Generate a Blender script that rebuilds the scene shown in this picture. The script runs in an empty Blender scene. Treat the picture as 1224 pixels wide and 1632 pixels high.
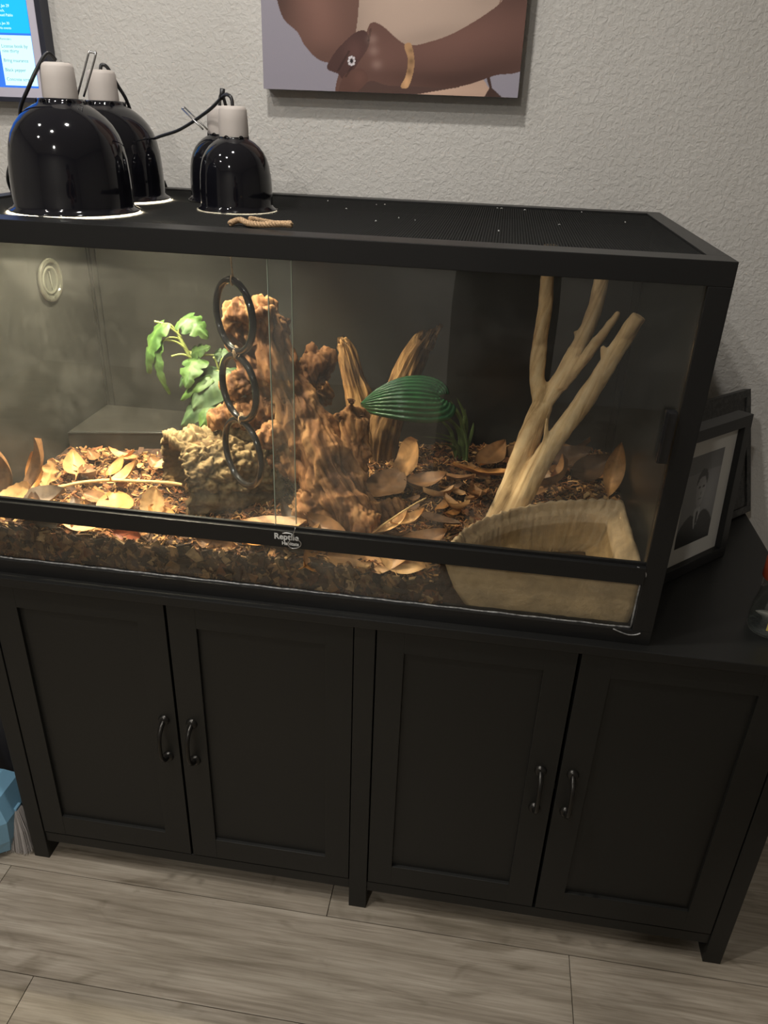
import bpy, bmesh, math, random
import numpy as np
from mathutils import Vector, Matrix, Euler, noise

random.seed(7)
RNG = np.random.default_rng(7)
SC = bpy.context.scene
COL = SC.collection
PI = math.pi

# ------------------------------------------------------------------ camera
def make_camera():
    yaw, pitch, roll = -0.1296, 0.4728, 0.0392
    f = Vector((math.sin(yaw)*math.cos(pitch), math.cos(yaw)*math.cos(pitch), -math.sin(pitch)))
    r = Vector((math.cos(yaw), -math.sin(yaw), 0)); u = r.cross(f)
    r2 = r*math.cos(roll)+u*math.sin(roll); u2 = -r*math.sin(roll)+u*math.cos(roll)
    cd = bpy.data.cameras.new('camera'); co = bpy.data.objects.new('camera', cd); COL.objects.link(co)
    m = Matrix((r2, u2, -f)).transposed().to_4x4(); m.translation = (0.305, -1.0856, 1.5106)
    co.matrix_world = m
    cd.sensor_fit = 'VERTICAL'; cd.sensor_height = 24.0; cd.lens = 1232.85/1632*24.0
    cd.clip_start = 0.02
    SC.camera = co
make_camera()

# ------------------------------------------------------------------ world, exposure
W = bpy.data.worlds.new('world'); SC.world = W; W.use_nodes = True
W.node_tree.nodes['Background'].inputs[0].default_value = (0.5, 0.52, 0.55, 1)
W.node_tree.nodes['Background'].inputs[1].default_value = 0.05
SC.view_settings.view_transform = 'Standard'; SC.view_settings.look = 'None'
SC.view_settings.gamma = 1.0; SC.view_settings.use_curve_mapping = False
SC.view_settings.exposure = 0.0

CEIL_LIGHTS = [(-0.10, -0.18, 13.0), (-0.50, -0.75, 11.0), (-1.05, -0.35, 4.0), (-1.30, -1.15, 5.0), (-0.30, -2.30, 26.0)]
CEIL_COL = (1.0, 0.96, 0.90)
BIG_LAMP_W = 112.0
SMALL_LAMP_W = 22.0
HEAT_COL = (1.0, 0.87, 0.64)
CEIL_Z = 2.6
WALL_Y = 0.65
TOP = 0.753          # cabinet top
TT = 1.36            # terrarium top

# ------------------------------------------------------------------ helpers
def lin(c):
    return tuple((x/12.92 if x <= .04045 else ((x+.055)/1.055)**2.4) for x in c)
def s8(r, g, b): return lin((r/255, g/255, b/255))

def tag(o, label=None, cat=None, group=None, kind=None):
    if label: o['label'] = label
    if cat: o['category'] = cat
    if group: o['group'] = group
    if kind: o['kind'] = kind
    return o

def empty(name, loc, label, cat, group=None):
    o = bpy.data.objects.new(name, None); COL.objects.link(o); o.location = loc
    o.empty_display_size = .02
    return tag(o, label, cat, group)

def world_loc(p):
    v = Vector((0, 0, 0))
    while p is not None:
        v = v+p.location; p = p.parent
    return v

def obj(name, verts, faces, mat=None, parent=None, smooth=False, local=False, at=None, col=None):
    """one mesh object; verts in world metres unless local, the origin goes to the parent or to `at`"""
    v = np.asarray(verts, float).reshape(-1, 3)
    if not local:
        off = np.array(at) if at is not None else (np.array(world_loc(parent)) if parent else np.zeros(3))
        v = v-off
    me = bpy.data.meshes.new(name); me.from_pydata(v.tolist(), [], [tuple(int(i) for i in f) for f in faces])
    if mat: me.materials.append(mat)
    if smooth: me.polygons.foreach_set('use_smooth', [True]*len(me.polygons))
    if col is not None:
        a = me.color_attributes.new('col', 'FLOAT_COLOR', 'POINT')
        c = np.ones((len(v), 4)); c[:, :3] = col
        a.data.foreach_set('color', c.ravel())
    me.update()
    o = bpy.data.objects.new(name, me); COL.objects.link(o)
    if parent is not None:
        o.parent = parent
        if at is not None and not local: o.location = Vector(at)-world_loc(parent)
    elif at is not None: o.location = at
    return o

def copy_tree(o, loc=None, rot=None):
    c = o.copy(); COL.objects.link(c)
    if loc is not None: c.location = loc
    if rot is not None: c.rotation_euler = rot
    for ch in list(o.children):
        d = copy_tree(ch); d.parent = c
    return c

class MB:
    def __init__(self): self.v = []; self.f = []
    def add(self, v, f):
        n = len(self.v); self.v += [tuple(map(float, p)) for p in v]; self.f += [tuple(int(i)+n for i in q) for q in f]; return self
    def box(self, x0, x1, y0, y1, z0, z1, b=0.0, M=None):
        v, f = boxgeo(x0, x1, y0, y1, z0, z1, b)
        if M is not None: v = [M @ Vector(p) for p in v]
        return self.add(v, f)
    def tube(self, path, rad, n=10, cap=True): return self.add(*tubegeo(path, rad, n, cap))
    def lathe(self, prof, n=40, c=(0, 0, 0), caps=False): return self.add(*lathegeo(prof, n, c, caps))
    def obj(self, name, mat=None, parent=None, smooth=False, **k): return obj(name, self.v, self.f, mat, parent, smooth, **k)

_bc = {}
def boxgeo(x0, x1, y0, y1, z0, z1, b=0.0):
    if b <= 0:
        v = [(x, y, z) for x in (x0, x1) for y in (y0, y1) for z in (z0, z1)]
        f = [(0, 1, 3, 2), (4, 6, 7, 5), (0, 4, 5, 1), (2, 3, 7, 6), (0, 2, 6, 4), (1, 5, 7, 3)]
        return v, f
    bm = bmesh.new(); bmesh.ops.create_cube(bm, size=1)
    for q in bm.verts: q.co = ((x0+x1)/2+q.co.x*(x1-x0), (y0+y1)/2+q.co.y*(y1-y0), (z0+z1)/2+q.co.z*(z1-z0))
    bmesh.ops.bevel(bm, geom=bm.edges[:], offset=b, segments=2, profile=.7, affect='EDGES')
    bm.verts.index_update()
    v = [tuple(q.co) for q in bm.verts]; f = [tuple(q.index for q in p.verts) for p in bm.faces]; bm.free()
    return v, f

def frames(path):
    P = [Vector(p) for p in path]; T = []
    for i in range(len(P)):
        t = P[min(i+1, len(P)-1)]-P[max(i-1, 0)]; T.append(t.normalized())
    a = Vector((0, 0, 1)) if abs(T[0].z) < .9 else Vector((1, 0, 0))
    N = [(a-T[0]*a.dot(T[0])).normalized()]
    for i in range(1, len(P)):
        n = N[-1]-T[i]*N[-1].dot(T[i]); N.append(n.normalized())
    return P, T, N

def tubegeo(path, rad, n=10, cap=True):
    P, T, N = frames(path); v = []; f = []
    R = rad if hasattr(rad, '__len__') else [rad]*len(P)
    for p, t, a, r in zip(P, T, N, R):
        b = t.cross(a)
        for k in range(n):
            th = 2*PI*k/n; v.append(p+(a*math.cos(th)+b*math.sin(th))*r)
    for i in range(len(P)-1):
        for k in range(n):
            f.append((i*n+k, i*n+(k+1) % n, (i+1)*n+(k+1) % n, (i+1)*n+k))
    if cap:
        f.append(tuple(range(n))[::-1]); f.append(tuple((len(P)-1)*n+k for k in range(n)))
    return v, f

def smooth_path(pts, n=8, closed=False):
    P = [np.array(p, float) for p in pts]; out = []
    for i in range(len(P)-1):
        p0 = P[max(i-1, 0)]; p1 = P[i]; p2 = P[i+1]; p3 = P[min(i+2, len(P)-1)]
        for k in range(n):
            t = k/n
            out.append(.5*((2*p1)+(-p0+p2)*t+(2*p0-5*p1+4*p2-p3)*t*t+(-p0+3*p1-3*p2+p3)*t**3))
    out.append(P[-1]); return out

def lathegeo(prof, n=40, c=(0, 0, 0), caps=False):
    v = []; f = []
    for r, z in prof:
        for k in range(n):
            th = 2*PI*k/n; v.append((c[0]+r*math.cos(th), c[1]+r*math.sin(th), c[2]+z))
    m = len(prof)
    for i in range(m-1):
        for k in range(n):
            f.append((i*n+k, i*n+(k+1) % n, (i+1)*n+(k+1) % n, (i+1)*n+k))
    if caps:
        f.append(tuple(range(n))[::-1]); f.append(tuple((m-1)*n+k for k in range(n)))
    return v, f

def torusgeo(R, r, M, n=48, m=12, squash=1.0):
    v = []; f = []
    for i in range(n):
        a = 2*PI*i/n
        for k in range(m):
            b = 2*PI*k/m; q = R+r*math.cos(b)
            v.append(M @ Vector((q*math.cos(a), q*math.sin(a)*squash, r*math.sin(b))))
    for i in range(n):
        for k in range(m):
            f.append((i*m+k, ((i+1) % n)*m+k, ((i+1) % n)*m+(k+1) % m, i*m+(k+1) % m))
    return v, f

def evaluated(o):
    dg = bpy.context.evaluated_depsgraph_get(); dg.update()
    me = bpy.data.meshes.new_from_object(o.evaluated_get(dg))
    return me

def bake_modifiers(o):
    me = evaluated(o); mats = [m for m in o.data.materials]
    o.modifiers.clear(); o.data = me
    if not me.materials:
        for m in mats: me.materials.append(m)
    return o

def fbm(p, s, o=4):
    return noise.fractal(Vector(p)*s, 1.0, 2.0, o)

def text_mesh(name, body, size, M, mat, parent=None, align='LEFT', extrude=.0002, bold=0.0):
    cu = bpy.data.curves.new(name, 'FONT'); cu.body = body; cu.size = size; cu.align_x = align
    cu.extrude = extrude; cu.offset = bold; cu.resolution_u = 3
    t = bpy.data.objects.new(name, cu); COL.objects.link(t)
    me = evaluated(t); bpy.data.objects.remove(t); bpy.data.curves.remove(cu)
    v = [M @ q.co for q in me.vertices]; f = [tuple(p.vertices) for p in me.polygons]
    bpy.data.meshes.remove(me)
    return obj(name, v, f, mat, parent)

# ------------------------------------------------------------------ materials
class NT:
    def __init__(self, name):
        self.m = bpy.data.materials.new(name); self.m.use_nodes = True
        self.t = self.m.node_tree; self.n = self.t.nodes; self.l = self.t.links
        self.b = self.n['Principled BSDF']; self.o = self.n['Material Output']
    def node(self, typ, **k):
        q = self.n.new(typ)
        for a, b in k.items():
            if a.startswith('_'): setattr(q, a[1:], b)
            else: q.inputs[a.replace('_', ' ')].default_value = b
        return q
    def link(self, a, b): self.l.new(a, b)
    def coord(self, which='Object', scale=(1, 1, 1), rot=(0, 0, 0)):
        c = self.n.new('ShaderNodeTexCoord'); m = self.n.new('ShaderNodeMapping')
        m.inputs['Scale'].default_value = scale; m.inputs['Rotation'].default_value = rot
        self.link(c.outputs[which], m.inputs['Vector']); return m.outputs['Vector']
    def noise(self, vec, scale, detail=4, rough=.55, dist=0):
        q = self.node('ShaderNodeTexNoise', Scale=scale, Detail=detail, Roughness=rough, Distortion=dist)
        if vec is not None: self.link(vec, q.inputs['Vector'])
        return q.outputs['Fac']
    def ramp(self, fac, stops):
        q = self.n.new('ShaderNodeValToRGB'); e = q.color_ramp.elements
        while len(e) > 1: e.remove(e[-1])
        e[0].position = stops[0][0]; e[0].color = (*stops[0][1], 1)
        for p, c in stops[1:]:
            k = e.new(p); k.color = (*c, 1)
        self.link(fac, q.inputs['Fac']); return q.outputs['Color']
    def gray(self, fac, a, b): return self.ramp(fac, [(a, (0, 0, 0)), (b, (1, 1, 1))])
    def mix(self, fac, a, b, mode='MIX'):
        q = self.n.new('ShaderNodeMix'); q.data_type = 'RGBA'; q.blend_type = mode
        for s, x in ((0, fac), (6, a), (7, b)):
            if isinstance(x, (int, float)): q.inputs[s].default_value = x
            elif isinstance(x, tuple): q.inputs[s].default_value = (*x[:3], 1)
            else: self.link(x, q.inputs[s])
        return q.outputs[2]
    def math(self, op, a, b=None):
        q = self.n.new('ShaderNodeMath'); q.operation = op
        for i, x in enumerate((a, b)):
            if x is None: continue
            if isinstance(x, (int, float)): q.inputs[i].default_value = x
            else: self.link(x, q.inputs[i])
        return q.outputs[0]
    def bump(self, h, dist=.001, strength=1.0, prev=None):
        q = self.node('ShaderNodeBump', Distance=dist, Strength=strength); self.link(h, q.inputs['Height'])
        if prev: self.link(prev, q.inputs['Normal'])
        return q.outputs['Normal']
    def fin(self, col=None, rough=.5, metal=0, normal=None, spec=None, **k):
        b = self.b
        for nm, x in (('Base Color', col), ('Roughness', rough), ('Metallic', metal), ('Normal', normal), ('Specular IOR Level', spec)):
            if x is None: continue
            if isinstance(x, (int, float)): b.inputs[nm].default_value = x
            elif isinstance(x, tuple): b.inputs[nm].default_value = (*x[:3], 1)
            else: self.link(x, b.inputs[nm])
        for nm, x in k.items(): b.inputs[nm.replace('_', ' ')].default_value = x
        return self.m

def simple(name, c, rough=.5, metal=0, ns=None, amt=.15, bs=None, bd=.0005, coord='Object', scale=(1, 1, 1), spec=None, **k):
    t = NT(name); col = c; nor = None
    if ns:
        v = t.coord(coord, scale); n = t.noise(v, ns, 5)
        col = t.ramp(n, [(.3, tuple(x*(1-amt) for x in c)), (.7, tuple(min(1, x*(1+amt)) for x in c))])
    if bs:
        v = t.coord(coord, scale); nor = t.bump(t.noise(v, bs, 5), bd)
    return t.fin(col, rough, metal, nor, spec, **k)

def emit(name, c, s):
    t = NT(name); e = t.node('ShaderNodeEmission', Strength=s); e.inputs[0].default_value = (*c, 1)
    t.link(e.outputs[0], t.o.inputs['Surface']); return t.m

def m_wall():
    t = NT('textured_plaster'); v = t.coord()
    n1 = t.noise(v, 112, 4, .55, .5); n2 = t.noise(v, 26, 3, .5, .5); n3 = t.noise(v, 230, 2)
    plate = t.gray(n1, .40, .64)
    h = t.math('ADD', t.math('MULTIPLY', plate, .55), t.math('ADD', t.math('MULTIPLY', n2, .7), t.math('MULTIPLY', n3, .2)))
    col = t.ramp(t.noise(v, 3, 3), [(.3, s8(190, 187, 182)), (.7, s8(198, 195, 190))])
    return t.fin(col, .75, 0, t.bump(h, .0018, .75), .3)

def m_plank():
    t = NT('grey_oak_plank'); oi = t.n.new('ShaderNodeObjectInfo')
    c = t.n.new('ShaderNodeTexCoord'); add = t.n.new('ShaderNodeVectorMath'); add.operation = 'ADD'
    comb = t.n.new('ShaderNodeCombineXYZ')
    t.link(t.math('MULTIPLY', oi.outputs['Random'], 37.0), comb.inputs[0]); t.link(t.math('MULTIPLY', oi.outputs['Random'], 11.0), comb.inputs[1])
    t.link(c.outputs['Object'], add.inputs[0]); t.link(comb.outputs[0], add.inputs[1])
    def mp(s):
        m = t.n.new('ShaderNodeMapping'); m.inputs['Scale'].default_value = s; t.link(add.outputs[0], m.inputs[0]); return m.outputs[0]
    g1 = t.noise(mp((1.1, 14, 1)), 3.0, 6, .6, .7); g2 = t.noise(mp((2.2, 70, 1)), 3.0, 4, .6, .3); g3 = t.noise(mp((1.3, 3.2, 1)), 2.2, 3, .5, .4)
    base = t.ramp(g1, [(.25, s8(122, 111, 95)), (.5, s8(158, 147, 131)), (.75, s8(178, 168, 152))])
    fine = t.ramp(g2, [(.36, (.80, .79, .77)), (.58, (1.02, 1.02, 1.02))])
    broad = t.ramp(g3, [(.3, (.80, .79, .77)), (.65, (1.05, 1.05, 1.06))])
    tone = t.ramp(oi.outputs['Random'], [(0, (.84, .85, .86)), (1, (1.04, 1.05, 1.07))])
    g4 = t.noise(mp((1.0, 2.0, 1)), 5.0, 3, .6, 1.2); base = t.mix(1.0, base, t.ramp(g4, [(.30, (.66, .64, .60)), (.42, (1, 1, 1)), (.7, (1.06, 1.06, 1.06))]), 'MULTIPLY')
    col = t.mix(1.0, t.mix(1.0, t.mix(1.0, base, fine, 'MULTIPLY'), broad, 'MULTIPLY'), tone, 'MULTIPLY')
    return t.fin(col, .48, 0, t.bump(g2, .0004, .5), .4)

def m_glass(name, tint=(.97, .98, .97), dust=0.0):
    t = NT(name); lw = t.node('ShaderNodeLayerWeight', Blend=.5)
    fac = t.math('ADD', t.math('MULTIPLY', t.math('POWER', lw.outputs['Facing'], 5.0), .9), .04)
    tr = t.n.new('ShaderNodeBsdfTransparent'); tr.inputs[0].default_value = (*tint, 1)
    gl = t.node('ShaderNodeBsdfGlossy', Roughness=.0); gl.inputs[0].default_value = (1, 1, 1, 1)
    mx = t.n.new('ShaderNodeMixShader'); t.link(fac, mx.inputs[0]); t.link(tr.outputs[0], mx.inputs[1]); t.link(gl.outputs[0], mx.inputs[2])
    out = mx.outputs[0]
    if dust > 0:
        v = t.coord(); d = t.n.new('ShaderNodeBsdfDiffuse'); d.inputs[0].default_value = (.7, .7, .68, 1)
        g = t.math('MULTIPLY', t.gray(t.noise(v, 9, 6, .7), .45, .8), dust)
        sp = t.math('MULTIPLY', t.gray(t.noise(v, 330, 1, .4), .80, .83), .12)
        tl = t.n.new('ShaderNodeBsdfTranslucent'); tl.inputs[0].default_value = (.8, .8, .74, 1)
        md = t.n.new('ShaderNodeMixShader'); md.inputs[0].default_value = .5; t.link(d.outputs[0], md.inputs[1]); t.link(tl.outputs[0], md.inputs[2])
        m2 = t.n.new('ShaderNodeMixShader'); t.link(t.math('ADD', t.math('ADD', g, sp), dust*.28), m2.inputs[0]); t.link(out, m2.inputs[1]); t.link(md.outputs[0], m2.inputs[2]); out = m2.outputs[0]
    t.link(out, t.o.inputs['Surface']); return t.m

def m_screen_mesh():
    """black woven mesh: holes are transparent"""
    t = NT('black_wire_mesh'); v = t.coord('Object', (1, 1, 1))
    sx = t.n.new('ShaderNodeSeparateXYZ'); t.link(v, sx.inputs[0])
    def wire(o):
        return t.math('GREATER_THAN', t.math('ABSOLUTE', t.math('SUBTRACT', t.math('FRACT', t.math('MULTIPLY', o, 1/.0042)), .5)), .31)
    w = t.math('MAXIMUM', wire(sx.outputs[0]), wire(sx.outputs[1]))
    d = t.node('ShaderNodeBsdfDiffuse'); d.inputs['Color'].default_value = (.028, .028, .027, 1)
    tr = t.n.new('ShaderNodeBsdfTransparent'); mx = t.n.new('ShaderNodeMixShader')
    t.link(w, mx.inputs[0]); t.link(tr.outputs[0], mx.inputs[1]); t.link(d.outputs[0], mx.inputs[2]); t.link(mx.outputs[0], t.o.inputs['Surface'])
    return t.m

def m_attr(name, rough=.6, spec=.4, emission=0.0, ns=None, amt=.25, bs=None, bd=.0005):
    t = NT(name); a = t.n.new('ShaderNodeVertexColor'); a.layer_name = 'col'; col = a.outputs['Color']
    nor = None
    if ns:
        v = t.coord(); n = t.noise(v, ns, 5)
        col = t.mix(1.0, col, t.ramp(n, [(.3, (1-amt,)*3), (.7, (1+amt,)*3)]), 'MULTIPLY')
    if bs: nor = t.bump(t.noise(t.coord(), bs, 5), bd)
    if emission:
        e = t.node('ShaderNodeEmission', Strength=emission); t.link(col, e.inputs[0]); t.link(e.outputs[0], t.o.inputs['Surface']); return t.m
    return t.fin(col, rough, 0, nor, spec)

def m_leaf():
    t = NT('dry_leaf'); oi = t.n.new('ShaderNodeObjectInfo'); a = t.n.new('ShaderNodeVertexColor'); a.layer_name = 'col'
    v = t.coord(); n = t.noise(v, 55, 5, .6); n2 = t.noise(v, 400, 2)
    c = t.mix(1.0, oi.outputs['Color'], t.ramp(n, [(.3, (.62, .58, .55)), (.5, (1, 1, 1)), (.75, (1.25, 1.2, 1.1))]), 'MULTIPLY')
    c = t.mix(1.0, c, a.outputs['Color'], 'MULTIPLY')
    return t.fin(c, .5, 0, t.bump(n, .0012, .6), .4)

def m_wood(name, dark, mid, light, sc=30, stretch=(1, 1, .2), bd=.004, rough=.75, attr=False, along=None):
    t = NT(name); v = t.coord('Object', stretch)
    if along:
        r0 = t.n.new('ShaderNodeMapping'); r0.inputs['Rotation'].default_value = Vector(along).rotation_difference(Vector((0, 0, 1))).to_euler()
        mp = v.node; old = mp.inputs['Vector'].links[0].from_socket; t.link(old, r0.inputs['Vector']); t.link(r0.outputs[0], mp.inputs['Vector'])
    n = t.noise(v, sc, 8, .65, .6); v2 = t.coord(); n2 = t.noise(v2, 14, 4)
    c = t.ramp(n, [(.28, dark), (.48, mid), (.7, light)])
    c = t.mix(1.0, c, t.ramp(n2, [(.3, (.7, .66, .62)), (.7, (1.2, 1.18, 1.12))]), 'MULTIPLY')
    if attr:
        a = t.n.new('ShaderNodeVertexColor'); a.layer_name = 'col'; c = t.mix(1.0, c, a.outputs['Color'], 'MULTIPLY')
    return t.fin(c, rough, 0, t.bump(n, bd, .8), .25)

M = {}
M['wall'] = m_wall()
M['plank'] = m_plank()
M['subfloor'] = simple('subfloor', (.05, .045, .04), .9)
M['ceil'] = simple('ceiling_paint', (.78, .77, .74), .8)
M['cab'] = simple('black_brown_laminate', s8(24, 24, 22), .47, ns=4, amt=.06, bs=260, bd=.00015, spec=.4)
M['cabtop'] = simple('black_brown_laminate_top', s8(22, 22, 21), .40, ns=4, amt=.08, bs=260, bd=.00012, spec=.4)
M['handle'] = simple('dark_bronze_metal', (.035, .033, .03), .28, .8)
M['frame'] = simple('black_powder_coat', s8(22, 22, 22), .40, ns=8, amt=.08, bs=300, bd=.00012, spec=.4)
M['panel'] = simple('dark_grey_pvc', s8(40, 40, 38), .30, ns=14, amt=.12, spec=.45)
M['box'] = simple('dark_grey_plastic', s8(38, 37, 34), .40, ns=20, amt=.12, spec=.45)
M['glass'] = m_glass('sliding_glass', (.97, .985, .97), .035)
M['glass2'] = m_glass('clear_glass', (.96, .98, .97))
M['glassedge'] = simple('polished_glass_edge', (.42, .50, .40), .15, spec=.8)
M['silicone'] = simple('clear_silicone', (.20, .20, .195), .2, ns=120, amt=.7, bs=300, bd=.001, spec=.9)
M['mesh'] = m_screen_mesh()
M['white_print'] = simple('pale_grey_print', (.62, .62, .60), .5)
M['lampblack'] = simple('gloss_black_enamel', (.005, .005, .007), .06, spec=.5)
M['reflector'] = simple('white_reflector', (.85, .84, .80), .35, .6)
M['socket'] = simple('pale_ceramic', s8(178, 170, 164), .6, ns=20, amt=.05, spec=.4)
M['wire'] = simple('bright_steel_wire', (.55, .55, .55), .25, .95)
M['cord'] = simple('black_rubber_cord', (.012, .012, .013), .4)
M['bulb'] = emit('lit_bulb', HEAT_COL, 12)
M['bulboff'] = simple('frosted_bulb', (.75, .72, .68), .3)
M['jute'] = simple('jute_twine', s8(176, 146, 112), .9, ns=300, amt=.35, bs=500, bd=.001)
M['ring'] = simple('gloss_black_plastic', (.012, .012, .013), .13, spec=.6)
M['chip'] = m_attr('bark_chip', .8, .2, ns=90, amt=.35, bs=240, bd=.001)
M['soil'] = simple('coconut_husk_soil', s8(64, 42, 28), .95, ns=90, amt=.6, bs=120, bd=.006)
M['leaf'] = m_leaf()
M['drift'] = m_wood('driftwood', s8(88, 56, 36), s8(142, 98, 62), s8(190, 146, 98), 42, (1, 1, .14), .004, .75, True, (-.42, .30, .86))
M['stump'] = m_wood('split_wood', s8(76, 54, 35), s8(150, 114, 74), s8(204, 164, 112), 30, (1.8, 1.8, .10), .004, .75, True)
M['branch'] = m_wood('bare_branch', s8(128, 98, 64), s8(212, 180, 136), s8(234, 210, 172), 34, (1.6, 1.6, .10), .003, .75, False, (.3, .15, .94))
M['cork'] = m_wood('cork_bark', s8(88, 72, 52), s8(160, 138, 102), s8(196, 174, 134), 34, (1, 1, 1), .004, .9, True)
M['corkin'] = m_wood('cork_inside', s8(50, 36, 24), s8(96, 70, 46), s8(128, 98, 66), 30, (1, 1, 1), .004, .9)
M['resin'] = simple('tan_resin', s8(172, 146, 112), .55, ns=26, amt=.25, bs=70, bd=.003)
M['twig'] = simple('pale_twig', s8(196, 164, 112), .8, ns=60, amt=.3)

# ------------------------------------------------------------------ room shell
def room():
    b = MB().box(-2.6, 2.8, WALL_Y, WALL_Y+.1, 0, CEIL_Z).obj('wall_back', M['wall']); tag(b, kind='structure')
    b = MB().box(-2.7, -2.6, -3.5, WALL_Y+.1, 0, CEIL_Z).obj('wall_left', M['wall']); tag(b, kind='structure')
    b = MB().box(2.8, 2.9, -3.5, WALL_Y+.1, 0, CEIL_Z).obj('wall_right', M['wall']); tag(b, kind='structure')
    b = MB().box(-2.7, 2.9, -3.6, -3.5, 0, CEIL_Z).obj('wall_front', M['wall']); tag(b, kind='structure')
    b = MB().box(-2.7, 2.9, -3.6, WALL_Y+.1, CEIL_Z, CEIL_Z+.1).obj('ceiling', M['ceil']); tag(b, kind='structure')
    fl = MB().box(-2.7, 2.9, -3.6, WALL_Y+.1, -.05, -.011).obj('floor', M['subfloor']); tag(fl, kind='structure')
    bb = MB().box(-2.6, 2.8, WALL_Y-.012, WALL_Y, 0, .085, .003).obj('baseboard_back', M['ceil']); tag(bb, kind='structure')
    pl = {}
    seam = {0: .08, 1: .585, 2: -.453}
    w = .2205; L = 1.22
    for r in range(-3, 17):
        y1 = -.0395-w*(r-1); y0 = y1-w
        s = seam.get(r, (-.3+.47*r) % L)
        k0 = s-L*math.ceil((s+2.6)/L)
        x = k0
        while x < 2.8:
            xa, xb = max(x, -2.6), min(x+L, 2.8)
            ya, yb = max(y0, -3.5), min(y1, WALL_Y-.012)
            if xb-xa > .02 and yb-ya > .02:
                g = .0007
                cx, cy = (xa+xb)/2, (ya+yb)/2
                o = MB().box(xa+g, xb-g, ya+g, yb-g, -.011, 0, .0012).obj('plank', M['plank'], fl, at=(cx, cy, 0))
            x += L
room()

# ------------------------------------------------------------------ cabinet
def cabinet():
    root = empty('cabinet', (.1455, .3, 0), 'long black four-door cabinet under the terrarium', 'cabinet')
    MB().box(-.612, .902, -.0195, .632, .735, TOP, .002).obj('top_slab', M['cabtop'], root)
    for x0, x1 in ((-.598, -.5625), (.121, .158), (.8545, .8895)):
        MB().box(x0, x1, -.0072, .625, 0, .735, .0015).obj('leg_panel', M['cab'], root)
    for x0, x1 in ((-.5625, .121), (.158, .8545)):
        MB().box(x0, x1, -.003, .62, .052, .079, .0015).obj('bottom_board', M['cab'], root)
        MB().box(x0, x1, .612, .62, .079, .735).obj('back_board', M['cab'], root)
        MB().box(x0, x1, .02, .6, .39, .405).obj('shelf', M['cab'], root)
    doors = [(-.5605, -.2245, -.511, -.2775, -.249), (-.2195, .119, -.1665, .0695, -.193), (.1605, .5005, .209, .448, .4715), (.5065, .8525, .559, .7985, .5295)]
    for x0, x1, a, b, hx in doors:
        d = MB()
        d.box(x0, a, -.0055, .013, .084, .7285, .001).box(b, x1, -.0055, .013, .084, .7285, .001)
        d.box(a-.0005, b+.0005, -.0052, .013, .084, .1385, .001).box(a-.0005, b+.0005, -.0052, .013, .6815, .7285, .001)
        do = d.obj('door', M['cab'], root)
        MB().box(a-.004, b+.004, .002, .009, .134, .686).obj('door_panel', M['cab'], do)
        h = MB()
        zt, zb = .456, .362
        path = smooth_path([(hx, -.006, zt), (hx, -.022, zt-.006), (hx, -.034, zt-.022), (hx, -.037, (zt+zb)/2), (hx, -.034, zb+.022), (hx, -.022, zb+.006), (hx, -.006, zb)], 6)
        rad = [.0058-.0018*math.sin(PI*i/(len(path)-1)) for i in range(len(path))]
        h.tube(path, rad, 12)
        for z in (zt, zb):
            v, f = lathegeo([(0.0005, .008), (.0075, .007), (.0105, .004), (.0115, 0)], 20)
            h.add([(hx+p[0], -.0055-p[2], z+p[1]) for p in v], f)
        h.obj('handle', M['handle'], do, True)
cabinet()

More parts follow.
